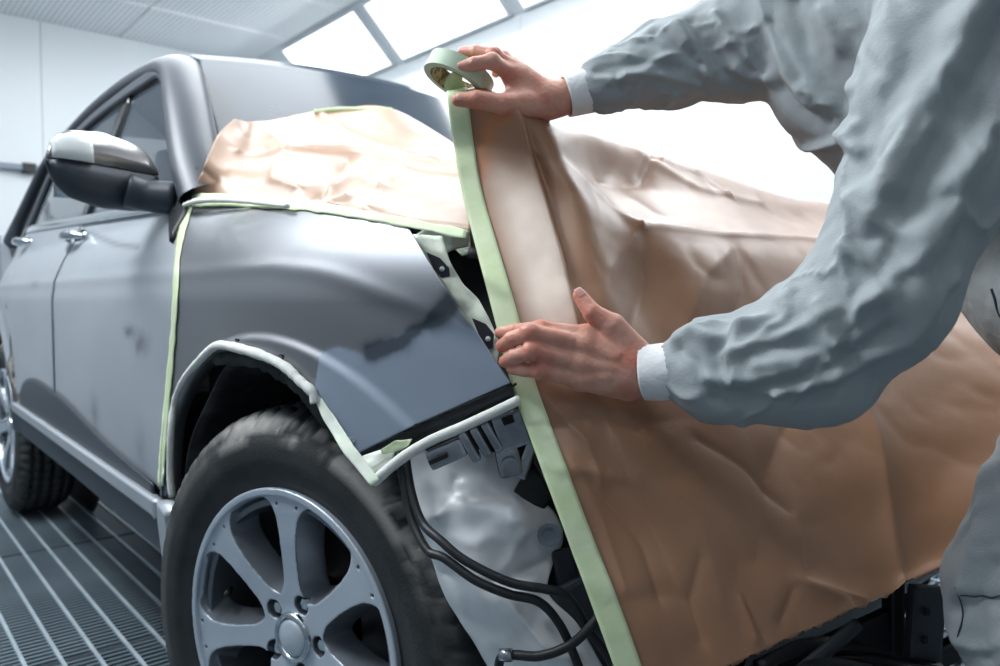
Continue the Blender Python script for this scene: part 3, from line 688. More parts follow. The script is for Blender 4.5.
sg = np.array([mirror_sec(t, 'cap')[0:8] for t in np.linspace(.05, .38, 12)]); sg = sg[:, :5]+np.array([.002, -.001, -.000]); 
lab(gridmesh('signal_lens', sg, 'lens', mr, solid=.003), 'bright clear signal lens')
arm = tubeobj('mirror_arm', [(-.645, -.91, 1.115), (-.635, -.87, 1.105), (-.60, -.82, 1.10)], [.036, .034, .036], 'pillar', mr, n=14)
m2_ = copy_tree(mr, car); m2_.scale = (1, -1, 1)
# ------------------------------------------------------------------ bared front structure
def pxgrid(rows, ku=8, kv=8):
    A = np.array([[P(*q) for q in r] for r in rows]); A = catmull(A, ku, 0); return catmull(A, kv, 1)
G = pxgrid([[(403, 452, .99), (440, 450, .985), (480, 450, .975), (518, 458, .97)],
            [(411, 490, .98), (450, 492, .952), (490, 490, .95), (530, 486, .958)],
            [(419, 525, .97), (460, 520, .93), (505, 512, .925), (556, 515, .945)],
            [(431, 560, .965), (470, 568, .912), (508, 560, .918), (563, 542, .94)],
            [(446, 600, .96), (482, 602, .905), (520, 600, .905), (548, 590, .925)],
            [(473, 642, .955), (508, 640, .905), (540, 635, .90), (580, 628, .91)],
            [(500, 690, .95), (532, 690, .90), (570, 688, .89), (615, 688, .905)]], 12, 16)
d_ = 0
for pts, am, wd in (([(415, 520, .96), (470, 505, .94), (515, 520, .93)], -.010, .008), ([(515, 495, .945), (525, 530, .93), (500, 575, .92)], -.008, .007), ([(440, 575, .95), (490, 585, .91), (560, 560, .93)], .011, .008),
                    ([(455, 480, .96), (450, 540, .94), (475, 600, .92)], .006, .006), ([(500, 590, .9), (540, 640, .9), (590, 680, .9)], -.007, .007), ([(520, 545, .93), (556, 560, .94)], .009, .006)):
    d_ = d_+1.5*am*np.exp(-polydist(G.reshape(-1, 3), [P(*q) for q in pts])/wd)
G = G+(d_.reshape(G.shape[:2])+.006*np.abs(fbm(G*16, 4, 3)))[..., None]*cv
lab(gridmesh('inner_panel', G, 'inner', car, solid=.003, off=1), 'crumpled white inner wing panel behind the missing bumper')
def bolt(p, n_, r_=.009, name='bolt'):
    n_ = np.array(n_, float); n_ /= np.linalg.norm(n_); p = np.array(p)
    a_ = tube([p, p+n_*.003], r_*1.6, n=18); b_ = tube([p+n_*.003, p+n_*.010], r_, n=6); v_, f = join([a_, b_]); return mesh(name, v_, f, 'steel', car, False)
bolt(P(549, 535, .928), -cv); bolt(P(510, 467, .918), -cv, .007)
# headlamp bracket: ribbed zinc box with folded flange
M3 = Matrix(((cr[0], -cv[0], cu[0]), (cr[1], -cv[1], cu[1]), (cr[2], -cv[2], cu[2])))
def vbox(name, px, py, d, w_, dp, h_, ang, m='steel', bev=.003, parent=car):
    r3 = M3 @ Matrix.Rotation(ang, 3, 'Y'); return box(name, (-w_/2, -dp/2, -h_/2), (w_/2, dp/2, h_/2), m, parent, bev=bev, rot=r3.to_4x4(), at=Vector(P(px, py, d)))
br = vbox('headlamp_bracket', 447, 453, .935, .048, .03, .024, math.radians(-24), bev=.005); lab(br, 'ribbed zinc headlamp bracket under the fender edge')
vbox('bracket_slot', 438, 459, .915, .024, .004, .006, math.radians(-24), 'dark', .001, br)
for k in range(3): vbox('rib', 470+11*k, 446-5*k, .935, .011, .034-.004*k, .040, math.radians(-24-6), 'steel', .004, br)
vbox('bracket_plate', 512, 430, .93, .040, .012, .045, math.radians(-20), 'steel', .004, br)
vbox('bracket_slot', 508, 420, .921, .014, .004, .010, math.radians(-20), 'dark', .001, br)
vbox('bracket_foot', 509, 462, .93, .030, .010, .036, math.radians(-12), 'steel', .006, br)
vbox('bracket_leg', 528, 455, .935, .014, .012, .060, math.radians(20), 'steel', .003, br)
vbox('support_plate', 534, 492, .95, .045, .006, .05, math.radians(30), 'black', .004)
vbox('support_plate', 560, 500, .945, .016, .006, .15, math.radians(-28), 'gloss_black', .004)
vbox('support_plate', 566, 568, .945, .03, .012, .05, math.radians(-10), 'pillar', .006)
vbox('lower_bracket', 598, 622, .93, .07, .02, .12, math.radians(-28), 'pillar', .006)
# cables
def cable(pts, r_, m='black'): return tubeobj('cable', [P(*q) for q in pts], r_, m, car, n=12, res=8)
cable([(400, 452, .965), (404, 485, .95), (412, 520, .935), (427, 550, .91), (444, 558, .895), (475, 580, .88), (508, 594, .876), (539, 602, .88), (560, 625, .885), (576, 660, .885), (590, 700, .885)], .0054)
cable([(405, 450, .965), (411, 490, .945), (422, 522, .925), (440, 540, .90), (466, 561, .885), (509, 582, .875), (545, 589, .877), (568, 597, .88), (592, 634, .882), (608, 656, .882), (630, 700, .885)], .0054)
c_ = cable([(498, 690, .90), (500, 660, .89), (512, 655, .885), (540, 656, .875), (570, 645, .87), (592, 625, .865), (606, 606, .866)], .0056); lab(c_, 'black corrugated cable loop with a grey clamp')
cable([(500, 655, .884), (512, 655, .880)], .0075, 'steel')
# lower front: crossmember, tubes, bracket
box('bumper_beam', (.50, -.50, .36), (.56, .55, .46), 'gloss_black', car, bev=.012)
def T3(name, pts, r_, m='black'): return tubeobj(name, [P(*q) for q in pts], r_, m, car, n=12)
T3('support_tube', [(790, 680, .98), (830, 648, .99), (858, 624, 1.0)], .009, 'pillar'); T3('support_tube', [(760, 672, 1.0), (810, 650, 1.02), (860, 650, 1.06), (920, 640, 1.06)], .016)
T3('support_tube', [(740, 690, .98), (830, 660, 1.0), (940, 672, 1.0)], .012, 'gloss_black'); T3('cable', [(780, 690, .95), (800, 668, .95), (830, 662, .96), (870, 668, .98)], .005)
pb = vbox('radiator_bracket', 924, 630, 1.02, .045, .02, .12, math.radians(4), 'pillar', .006); lab(pb, 'dark upright radiator bracket with punched holes')
for q in ((927, 612), (925, 640)): vbox('hole', *q, 1.005, .008, .004, .010, 0, 'dark', .002, pb)
vbox('radiator_support', 893, 625, 1.06, .02, .03, .16, 0, 'black', .005); vbox('radiator_support', 860, 640, 1.06, .10, .02, .05, math.radians(-25), 'black', .005)
vbox('radiator_support', 940, 655, 1.06, .08, .02, .03, math.radians(-25), 'gloss_black', .005)
# ------------------------------------------------------------------ masking paper over the bared front end
rows = [
 [(447,95,1.10),(483,90,1.09),(512,106,1.075),(519,110,1.095),(548,123,1.15),(600,137,1.26),(650,154,1.37),(720,178,1.5),(780,198,1.62),(840,207,1.75),(930,225,1.9),(1060,250,2.1)],
 [(455,150,1.09),(495,150,1.075),(530,158,1.06),(537,161,1.078),(565,165,1.075),(610,180,1.2),(665,192,1.25),(730,205,1.35),(785,220,1.45),(842,228,1.55),(930,245,1.6),(1060,270,1.7)],
 [(463,195,1.07),(508,195,1.05),(545,203,1.035),(552,206,1.053),(580,203,1.045),(624,222,1.09),(675,234,1.12),(740,240,1.2),(790,244,1.28),(840,248,1.36),(930,262,1.4),(1060,290,1.45)],
 [(478,255,1.02),(525,250,1.005),(560,256,.992),(567,259,1.008),(596,262,1.008),(635,275,1.05),(690,285,1.07),(750,285,1.14),(800,285,1.2),(850,288,1.25),(935,300,1.3),(1060,320,1.3)],
 [(494,318,.96),(540,312,.96),(572,305,.955),(579,309,.968),(612,320,.97),(650,335,1.0),(700,340,1.03),(755,340,1.09),(805,340,1.13),(855,340,1.17),(940,350,1.2),(1060,365,1.2)],
 [(511,385,.925),(560,383,.925),(590,383,.925),(604,386,.93),(640,395,.935),(680,400,.96),(725,405,.98),(770,405,1.02),(815,405,1.05),(865,405,1.09),(945,410,1.12),(1060,420,1.12)],
 [(534,450,.892),(583,450,.895),(612,450,.90),(625,450,.90),(665,455,.91),(700,460,.92),(745,462,.94),(790,465,.97),(835,465,1.0),(880,462,1.03),(950,460,1.06),(1060,460,1.06)],
 [(563,530,.86),(612,530,.87),(648,530,.875),(660,530,.875),(700,530,.88),(735,530,.89),(775,530,.905),(815,530,.93),(855,528,.96),(895,522,.985),(955,510,1.0),(1060,500,1.0)],
 [(593,610,.835),(640,605,.84),(675,602,.85),(695,600,.85),(733,597,.86),(768,592,.87),(805,588,.885),(840,582,.905),(872,575,.93),(905,565,.955),(960,545,.97),(1060,525,.97)],
 [(621,688,.815),(672,687,.82),(712,674,.83),(725,668,.83),(755,655,.84),(785,640,.855),(815,627,.87),(845,612,.885),(872,603,.905),(905,588,.93),(960,562,.95),(1060,540,.95)]]
A = np.array([[P(*q) for q in r] for r in rows])
A = np.concatenate([(A[0]+.30*np.array([cv[0], cv[1], 0])+[0, 0, -.10])[None], A])
KU, KV = 20, 18
PG = catmull(catmull(A, KU, 0), KV, 1)
flat = PG.reshape(-1, 3); nrm_ = np.cross(np.gradient(PG, axis=0), np.gradient(PG, axis=1)); nrm_ /= np.linalg.norm(nrm_, axis=-1)[..., None]+1e-9
if (nrm_.reshape(-1, 3)@cv).mean() > 0: nrm_ = -nrm_
rowi = np.repeat(np.arange(PG.shape[0]), PG.shape[1])/KU
dep = 0
# creases pressed into the sheet (px points lifted onto the sheet itself)
def on_grid(G_, px, py):
    q = proj(G_.reshape(-1, 3)); d = (q[:, 0]-px)**2+(q[:, 1]-py)**2+((rowi < 1)*1e6 if len(q) == len(rowi) else 0); return G_.reshape(-1, 3)[np.argmin(d)]
for pts, am, wd in (([(592,492),(570,462),(600,520),(625,590)], .004, .012), ([(590,480),(640,540),(660,600)], -.004, .008), ([(795,515),(800,580),(860,600)], .006, .016), ([(790,510),(750,470),(700,440)], -.005, .014),
        ([(798,582),(840,600),(848,612)], .006, .010), ([(798,582),(780,620)], -.004, .010), ([(740,600),(755,640)], .005, .006), ([(745,600),(762,636)], -.004, .006),
        ([(640,228),(650,280),(625,350)], -.006, .022), ([(640,228),(610,270),(590,330)], .004, .016), ([(735,245),(745,290),(720,340)], -.007, .020), ([(735,245),(705,275),(685,330)], .005, .016),
        ([(535,152),(590,185),(640,226)], .006, .009), ([(640,226),(740,236),(835,241)], .007, .009), ([(640,155),(700,190),(760,205)], .006, .014), ([(650,158),(640,185),(600,180)], -.006, .008), ([(660,160),(700,175),(730,200)], .006, .006),
        ([(862,400),(880,470),(900,590)], .016, .035), ([(800,400),(770,470),(760,560)], -.010, .035), ([(545,400),(585,440),(600,480)], .004, .008), ([(550,430),(590,415),(640,430)], -.004, .008), ([(640,470),(700,520),(720,600)], .003, .02), ([(560,480),(575,470),(640,480)], .003, .006), ([(700,640),(690,600),(700,560)], -.004, .01)):
    L_ = resample([on_grid(PG, *q) for q in pts], 14, False); dep = dep+am*np.exp(-polydist(flat, L_)/wd)
ni = vn(flat*[9, 9, 9], 31); cr_ = .003*(np.abs(vn(flat*5+3, 41))-.3)+.0022*(np.abs(vn(flat*17, 42))-.3)+.0002*vn(flat*60, 43)
dist_edge = ss(np.tile(np.arange(PG.shape[1]), PG.shape[0])/KV, 0, 1.2)
dep = (dep+cr_*(.25+.75*dist_edge)).reshape(PG.shape[:2])
PG = PG+nrm_*dep[..., None]
jagg = .0006*np.sign(np.sin(np.arange(PG.shape[1])*2.2))+.003*vn(np.c_[np.arange(PG.shape[1])*.3, np.zeros(PG.shape[1]), np.zeros(PG.shape[1])])
PG[-1, :, 2] += jagg
through_ = np.exp(-(polydist(PG.reshape(-1, 3), resample([on_grid(PG, *q) for q in ((505, 112), (488, 130), (482, 160), (478, 200), (490, 260))], 12, False))/.012)**2)+np.exp(-(polydist(PG.reshape(-1, 3), [on_grid(PG, 505, 108), on_grid(PG, 470, 100)])/.012)**2)
through_ = np.clip(through_*(.65+.6*vn(PG.reshape(-1, 3)*90, 77)), 0, .9).reshape(PG.shape[:2])  # orange of light coming through the paper, painted into its colour
pq_ = proj(PG.reshape(-1, 3)); fx_ = np.tile(np.arange(PG.shape[1]), PG.shape[0])/KV; ry_ = np.repeat(np.arange(PG.shape[0]), PG.shape[1])/KU
flap_sheen_ = (.85*ss(ry_, 1.8, 3.4)*(1-ss(ry_, 5.6, 6.2))*ss(fx_, .35, 1.1)*(1-ss(fx_, 1.95, 2.15))*(1+.1*vn(PG.reshape(-1, 3)*60, 5))).reshape(PG.shape[:2])  # bright sheen of the left flap, painted as a paler colour
paper = thing('masking_paper', 'large brown kraft masking sheet with green tape edge, draped over the car front', 'masking paper')
ppr = gridmesh('sheet', PG[:, 5:], 'kraft', paper, solid=.0004); setattr_(ppr, 'light_through', through_[:, 5:]); setattr_(ppr, 'pale', flap_sheen_[:, 5:])
TG = PG[KU:, :9].copy(); TG += nrm_[KU:, :9]*.0022+vn(TG*40, 2)[..., None]*nrm_[KU:, :9]*.0008
# the tape runs 25 mm wide along the left edge
L0 = PG[KU:, 0]; side_ = PG[KU:, 12]-L0; side_ /= np.linalg.norm(side_, axis=1)[:, None]
u_ = np.linspace(0, 1, 7)[None, :, None]; cur = (.004*np.sin(u_*PI))*0+.0
TG = L0[:, None]+side_[:, None]*.030*u_+nrm_[KU:, :1]*(.0030+.001*vn(np.c_[np.arange(len(L0))*.15, np.zeros(len(L0)), np.zeros(len(L0))]))[:, None, None]
ext = np.array([P(452, 74, 1.085), P(447, 84, 1.09)])        # the tape's free end rises to the roll
top = resample(np.array([P(472, 70, 1.065), P(461, 68, 1.07), P(451, 73, 1.08), P(444, 84, 1.09), L0[0]+nrm_[KU, 0]*.003]), 16)
TT = top[:-1, None]+(side_[0]*np.linspace(.012, .030, 15)[:, None])[:, None]*u_
TG = np.concatenate([TT, TG]); lab(gridmesh('tape_border', TG, 'tape', paper, solid=.0005), 'pale green masking tape along the left edge of the sheet')
# ------------------------------------------------------------------ paper over hood and windshield
rows = [[(194,203,1.61),(230,205,1.54),(290,207,1.41),(350,216,1.29),(410,226,1.18),(470,233,1.11)],
        [(194,192,1.58),(230,194,1.53),(290,195,1.42),(350,204,1.30),(410,213,1.20),(472,222,1.13)],
        [(203,168,1.56),(240,172,1.58),(290,172,1.52),(350,176,1.44),(410,186,1.36),(475,200,1.26)],
        [(215,140,1.62),(250,154,1.71),(290,153,1.70),(350,156,1.66),(410,166,1.62),(480,176,1.55)],
        [(224,128,1.68),(252,138,1.78),(295,136,1.82),(352,136,1.86),(412,144,1.88),(480,165,1.88)],
        [(234,119,1.74),(258,122,1.86),(300,114,1.96),(345,108,2.06),(396,110,2.14),(480,160,2.16)]]
A = np.array([[P(*q) for q in r] for r in rows]); G = catmull(catmull(A, 14, 0), 18, 1); fl_ = G.reshape(-1, 3); dd = 0
def near(G_, px, py):
    q = proj(G_.reshape(-1, 3)); return G_.reshape(-1, 3)[np.argmin((q[:, 0]-px)**2+(q[:, 1]-py)**2)]
for pts, am, wd in (([(235,156),(300,153),(350,156),(460,174)], .022, .014), ([(320,114),(360,140),(455,166)], .012, .012), ([(285,158),(275,180),(300,190)], .014, .012), ([(350,160),(335,180),(320,195)], -.012, .014), ([(330,190),(360,180),(380,190)], .012, .01),
      ([(205,170),(215,180),(212,195)], -.012, .01), ([(400,170),(380,195),(370,210)], .008, .016), ([(345,196),(330,203),(340,206)], .008, .006), ([(260,125),(280,140),(300,152)], .006, .015)):
    dd = dd+am*np.exp(-polydist(fl_, resample([near(G, *q) for q in pts], 14, False))/wd)
nn = np.cross(np.gradient(G, axis=0), np.gradient(G, axis=1)); nn /= np.linalg.norm(nn, axis=-1)[..., None]+1e-9
if (nn.reshape(-1, 3)@cv).mean() > 0: nn = -nn
dd = (dd+.006*(np.abs(vn(fl_*6, 3))-.3)+.003*(np.abs(vn(fl_*15, 8))-.3)).reshape(G.shape[:2]); G = G+nn*dd[..., None]
tag(gridmesh('masking_paper', G, 'kraft_pale', None, solid=.0005), 'pale tan crumpled masking paper covering the hood and lower windshield', 'masking paper')
# ------------------------------------------------------------------ tapes
def px_strip(name, mid, wpx, depth_off, m, label, cat='tape', surf='side', rag=0, n=60, seed=0):
    q = resample(mid, n); t = np.gradient(q, axis=0); t /= np.linalg.norm(t, axis=1)[:, None]; pn = np.c_[-t[:, 1], t[:, 0]]
    wv = np.broadcast_to(np.interp(np.linspace(0, 1, n), np.linspace(0, 1, np.size(wpx)), np.atleast_1d(wpx)) if np.size(wpx) > 1 else wpx, (n,))
    e = rag*vn(np.c_[np.arange(n)*.6, np.full(n, seed), np.zeros(n)])
    cols = [on_side(*(q+pn*(k*(wv+e))[:, None]).T, depth_off) for k in np.linspace(-.5, .5, 5)]
    o = gridmesh(name, np.stack(cols, 1), m, None, solid=.0006); return tag(o, label, cat)
px_strip('masking_tape', [(189, 206), (184, 222), (177, 258), (173, 330), (165, 420), (161, 470), (160, 486)], [8, 6, 5, 5.5, 5.5, 6, 6], .003, 'tape', 'thin pale green tape running down the gap between fender and door', rag=1.2)
px_strip('masking_tape', [(192, 200), (230, 200), (290, 203), (350, 212), (410, 223), (466, 234)], [13, 13, 12, 9, 8, 9], .004, 'tape', 'green tape holding the tan paper along the top of the fender', rag=2, seed=3)
# rows of green tape at the paper's top edge on the windshield
G = np.array([[P(x, y+k, d_) for k in (-2.5, 0, 2.5)] for x, y, d_ in ((314, 112, 1.96), (340, 109, 2.02), (365, 109.5, 2.07), (392, 110, 2.12))])
tag(gridmesh('masking_tape', G, 'tape', None, solid=.001), 'short green tape strip on the windshield at the top edge of the tan paper', 'tape')
# ragged tape pieces at the fender's front edge
def ragged(outline, depth, label, m='tape_pale', amp=.004, seed=0, push=0):
    top, bot = outline; n_ = 26; a = resample(top, n_, False); b = resample(bot, n_, False); u_ = np.linspace(0, 1, 8)[None, :, None]
    q = a[:, None]*(1-u_)+b[:, None]*u_; dpt = np.interp(np.linspace(0, 1, n_), np.linspace(0, 1, len(depth)), depth)[:, None]*np.ones((1, 8))
    X_ = P(q[..., 0], q[..., 1], dpt); X_ = X_+cv*(amp*fbm(X_*45+seed, 5, 3)+amp*1.5*np.abs(vn(X_*28+seed)))[..., None]
    o = gridmesh('masking_tape', X_, m, None, solid=.0006); return tag(o, label, 'tape')
ragged(([(413, 236), (425, 228), (445, 226), (470, 232)], [(420, 252), (440, 256), (452, 250), (468, 246)]), [1.045, 1.05, 1.06, 1.08], 'crumpled pale tape lump at the upper front corner of the fender', seed=1)
ragged(([(412, 234), (429, 262), (446, 288), (464, 316), (482, 344), (497, 366)], [(442, 236), (450, 262), (463, 284), (478, 298), (489, 318), (501, 345)]), [1.04, 1.02, 1.0, .985, .965, .945], 'long ragged pale tape strip along the front edge of the fender', seed=2)
ragged(([(490, 340), (498, 356), (506, 370), (516, 384)], [(496, 340), (505, 352), (516, 368), (522, 380)]), [.955, .945, .935, .93], 'small pale tape piece at the fender edge beside the lower hand', seed=3)
ragged(([(445, 238), (460, 240), (470, 236)], [(462, 256), (468, 254), (471, 248)]), [1.08, 1.08, 1.09], 'folded tape tab hanging over the dark headlamp opening', seed=4)
ragged(([(358, 458), (370, 476), (375, 484)], [(380, 450), (395, 452), (392, 470)]), [.985, .975, .97], 'torn white tape scrap at the lower fender tip', seed=5)
ragged(([(380, 450), (395, 441), (412, 439)], [(382, 455), (398, 452), (408, 446)]), [.965, .955, .95], 'pale green tape tab under the fender lip', 'tape', seed=6)
ragged(([(505, 388), (516, 382), (522, 390)], [(508, 396), (515, 400), (523, 402)]), [.925, .92, .92], 'green tape wrapped round the fender corner under the lower hand', 'tape', seed=7)
ragged(([(312, 396), (324, 422), (344, 454), (371, 486)], [(318, 394), (334, 416), (354, 446), (380, 480)]), [1.05, 1.02, .98, .95], 'flat white tape ribbon on the front part of the wheel arch', seed=8, amp=.002)
# grey fixing tabs on the fender's front edge
for k, (q, an, lb) in enumerate((((438, 266), 0, 'upper'), ((484, 336), 0, 'lower'))):
    g_ = np.array([(-12, -14), (2, -8), (11, 2), (12, 10), (4, 12), (-4, 4)]) if k == 0 else np.array([(-12, -18), (2, -12), (10, -2), (9, 12), (3, 14), (-4, 2)])
    d_ = 1.005 if k == 0 else .95
    V_ = [P(q[0]+a_, q[1]+b_, d_) for a_, b_ in g_]; V_ += [v_+cv*.003 for v_ in V_]; n_ = 6
    f = [list(range(6)), list(range(11, 5, -1))]+[[i, i+6, (i+1) % 6+6, (i+1) % 6] for i in range(6)]
    tb = mesh('fender_tab', V_, f, 'pillar', car, False)
    V_, f = tube([P(q[0]+4, q[1]+3, d_-.002), P(q[0]+4, q[1]+3, d_)], .0035, n=14); mesh('tab_hole', V_, f, 'foam', tb)
# foam masking ropes
def rope(pts, r_, label, off=.006, seed=0, d=None, k=.10):
    q = np.array(pts, float)
    X_ = on_side(q[:, 0], q[:, 1], off) if d is None else np.array([P(a_, b_, c_) for (a_, b_), c_ in zip(q, d)])
    o = tubeobj('foam_masking_rope', X_, r_, 'foam', None, n=14, res=8, jit=k, seed=seed); return tag(o, label, 'foam rope')
rope([(172, 497), (170, 470), (171, 430), (175, 400), (185, 378), (198, 362), (211, 349), (222, 345), (245, 350), (266, 357), (285, 367), (300, 381), (312, 392), (315, 403)], [.0065, .0062, .006, .0062, .0065, .007, .0075, .0075, .0075, .007, .007, .006], 'white foam rope lining the front wheel arch')
rope([(374, 482), (385, 472), (405, 456), (430, 441), (460, 428), (490, 414), (519, 400)], [.0068, .0068, .0066, .0066, .0062, .006], 'thick white foam rope under the lower edge of the fender', d=[.965, .955, .94, .93, .92, .915, .90], k=.03)
rope([(184, 205), (198, 201), (225, 200), (255, 202), (288, 206)], [.004, .006, .0055, .005, .004], 'thin white foam strip along the rear top of the fender by the mirror', off=.020, seed=4)
# ------------------------------------------------------------------ tape roll in the upper hand
ax = np.array([-.10, -.18, -1.])-cr*.28-cv*.12; ax /= np.linalg.norm(ax); rc = P(459, 77, 1.10)-ax*.0
e1 = np.cross(ax, [1, 0, 0.]); e1 /= np.linalg.norm(e1); e2 = np.cross(ax, e1)
def ring(ro, ri, h_, n_=64):
    V_ = []; a = np.linspace(0, 2*PI, n_, endpoint=False)
    for r_, hh in ((ro, -h_/2), (ro, h_/2), (ri, h_/2), (ri, -h_/2)): V_ += [e1*r_*math.cos(t)+e2*r_*math.sin(t)+ax*hh for t in a]
    f = [[k*n_+i, k*n_+(i+1) % n_, ((k+1) % 4)*n_+(i+1) % n_, ((k+1) % 4)*n_+i] for k in range(4) for i in range(n_)]; return V_, f
roll = thing('tape_roll', 'pale green roll of masking tape gripped in the upper hand', 'tape', rc)
V_, f = ring(.050, .0400, .024); mesh('tape_winding', V_, f, 'roll', roll, False)
V_, f = ring(.0399, .0375, .0245); lab(mesh('core', V_, f, 'card', roll, False), 'olive cardboard core with dark print')
# ------------------------------------------------------------------ the worker
person_parts = []
def J(*q): return P(*q)
# --- lower (right) hand
def hand(fd_, fing, palm, k=.006):
    for a, b, ra, rb, kk in palm: fd_.cap(a, b, ra, rb, kk)
    for ch in fing:
        pts, rad = ch
        for i in range(len(pts)-1): fd_.cap(pts[i], pts[i+1], rad[i], rad[i+1], k if i == 0 else .0022)
def bounds(pts, m=.04): p = np.array(pts); return p.min(0)-m, p.max(0)+m
def q2(X, Y): return 470+X/4, 270+Y/4
def H(X, Y, d): return P(*q2(X, Y), d)
wr = H(720, 410, .905)
R_index = ([H(470, 262, .912), H(285, 236, .903), H(180, 244, .914), H(122, 252, .928)], [.0115, .0098, .0088, .0076])
R_mid = ([H(455, 300, .902), H(240, 252, .884), H(165, 278, .898), H(128, 304, .914)], [.0118, .0102, .0092, .0080])
R_ring = ([H(440, 375, .898), H(248, 325, .880), H(180, 345, .894), H(140, 366, .910)], [.0115, .0100, .0090, .0078])
R_pink = ([H(440, 440, .900), H(280, 404, .886), H(215, 398, .895), H(170, 394, .905)], [.0108, .0090, .0082, .0072])
R_thumb = ([H(660, 320, .905), H(572, 224, .900), H(490, 172, .902), H(440, 104, .912)], [.0165, .0140, .0112, .0088])
palm = [(H(640, 360, .905), R_index[0][0], .019, .0125, .012), (H(640, 380, .903), R_mid[0][0], .020, .0130, .012), (H(640, 430, .903), R_ring[0][0], .020, .0125, .012),
        (H(630, 460, .905), R_pink[0][0], .019, .0125, .012), (H(655, 350, .906), R_thumb[0][1], .017, .0135, .014), (H(560, 300, .912), H(480, 290, .918), .012, .010, .01),
        (H(650, 400, .905), wr, .0235, .0225, .012), (H(650, 380, .905), H(760, 395, .905), .021, .022, .01), (wr, H(860, 420, .895), .0245, .027, .01), (H(740, 440, .903), H(840, 450, .895), .021, .024, .01)]
allp = R_index[0]+R_mid[0]+R_ring[0]+R_pink[0]+R_thumb[0]+[wr, H(860, 420, .895)]
lo, hi = bounds(allp); f1 = Field(lo, hi, .0015); hand(f1, [R_index, R_mid, R_ring, R_pink, R_thumb], palm)
for ch in (R_index, R_mid, R_ring, R_pink): f1.ell(ch[0][1], [ch[1][1]*1.2]*3, k=.003)     # knuckles
for a, b in ((R_index, .5), (R_mid, .5), (R_ring, .5), (R_pink, .4)):                       # tendons on the back
    f1.cap(a[0][0]-cv*.0095, P(*proj(a[0][0]*(1-b)+wr*b)[:2], .886), .0030, .0016, .008)
for ch in (R_index, R_mid, R_ring, R_pink): f1.ell(ch[0][0]-cv*.004, [.0115]*3, k=.008)
hv1, hq1 = f1.nets(); hv1 = relax(hv1, hq1, 1, .4)
knk1 = [ch[0][1] for ch in (R_index, R_mid, R_ring, R_pink)]+[R_thumb[0][2], H(650, 350, .88), R_thumb[0][3], R_pink[0][3], R_ring[0][3], R_mid[0][3]]
# --- upper (left) hand, holding the tape roll
def q3(X, Y): return 400+X/4.1667, 20+Y/4.1667
def H2(X, Y, d): return P(*q3(X, Y), d)
wr2 = H2(670, 325, 1.10)
L_index = ([H2(470, 205, 1.09), H2(392, 148, 1.075), H2(320, 132, 1.085), H2(262, 134, 1.10)], [.0118, .0104, .0092, .0078])
L_mid = ([H2(470, 235, 1.085), H2(385, 172, 1.055), H2(310, 182, 1.050), H2(255, 196, 1.055)], [.0120, .0104, .0092, .0080])
L_ring = ([H2(500, 215, 1.11), H2(430, 160, 1.12), H2(380, 160, 1.13), H2(340, 190, 1.13)], [.0116, .0100, .0090, .0078])
L_pink = ([H2(520, 240, 1.12), H2(470, 180, 1.14), H2(430, 190, 1.15), H2(400, 220, 1.145)], [.0108, .0090, .0082, .0072])
L_thumb = ([H2(560, 360, 1.085), H2(430, 352, 1.055), H2(320, 332, 1.045), H2(243, 333, 1.050)], [.0160, .0140, .0125, .0092])
palm2 = [(H2(620, 330, 1.10), L_index[0][0], .021, .0135, .012), (H2(600, 320, 1.10), L_mid[0][0], .021, .0135, .012), (H2(600, 340, 1.105), L_ring[0][0], .020, .013, .012), (H2(600, 350, 1.11), L_pink[0][0], .019, .012, .012),
         (H2(610, 345, 1.10), L_thumb[0][1], .020, .0145, .014), (H2(500, 350, 1.08), H2(480, 250, 1.085), .014, .013, .014), (H2(560, 320, 1.10), H2(500, 240, 1.095), .020, .016, .012), (H2(600, 340, 1.10), wr2, .022, .0225, .012), (wr2, H2(765, 295, 1.10), .0235, .0245, .01), (H2(480, 330, 1.09), H2(440, 350, 1.07), .016, .014, .01)]
allp = L_index[0]+L_mid[0]+L_ring[0]+L_pink[0]+L_thumb[0]+[wr2, H2(765, 295, 1.10)]
lo, hi = bounds(allp); f2 = Field(lo, hi, .0015); hand(f2, [L_index, L_mid, L_ring, L_pink, L_thumb], palm2)
for ch in (L_index, L_mid, L_ring): f2.ell(ch[0][1], [ch[1][1]*1.12]*3, k=.004)
f2.cap(L_index[0][0]-cv*.006, H2(600, 290, 1.08), .003, .002, .008)
hv2, hq2 = f2.nets(); hv2 = relax(hv2, hq2, 1, .4)
knk2 = [L_index[0][1], L_thumb[0][2], L_thumb[0][1], L_thumb[0][3], L_index[0][3], H2(480, 230, 1.06)]
# --- skeleton (pixels + depth for what the photo shows, the rest worked out from it)
elR, shR = J(880, 293, .77), J(990, -60, .80)
elL, shL = J(752, 38, 1.09), J(850, -75, 1.13)
chest, waist, pel = J(900, -45, .99), J(985, 110, .96), J(1120, 260, .93)
neck = (shR+shL)/2+np.array([-.03, 0, .07]); headc = neck+np.array([-.10, -.06, .13])
hipR, kneeR = J(1165, 320, .83), J(1040, 600, .79); ankR = np.array([1.02, kneeR[1]+.02, .10])
hipL = J(1105, 300, 1.05); kneeL = hipL+np.array([.02, .05, -.42]); ankL = np.array([kneeL[0]+.14, kneeL[1]+.03, .10])
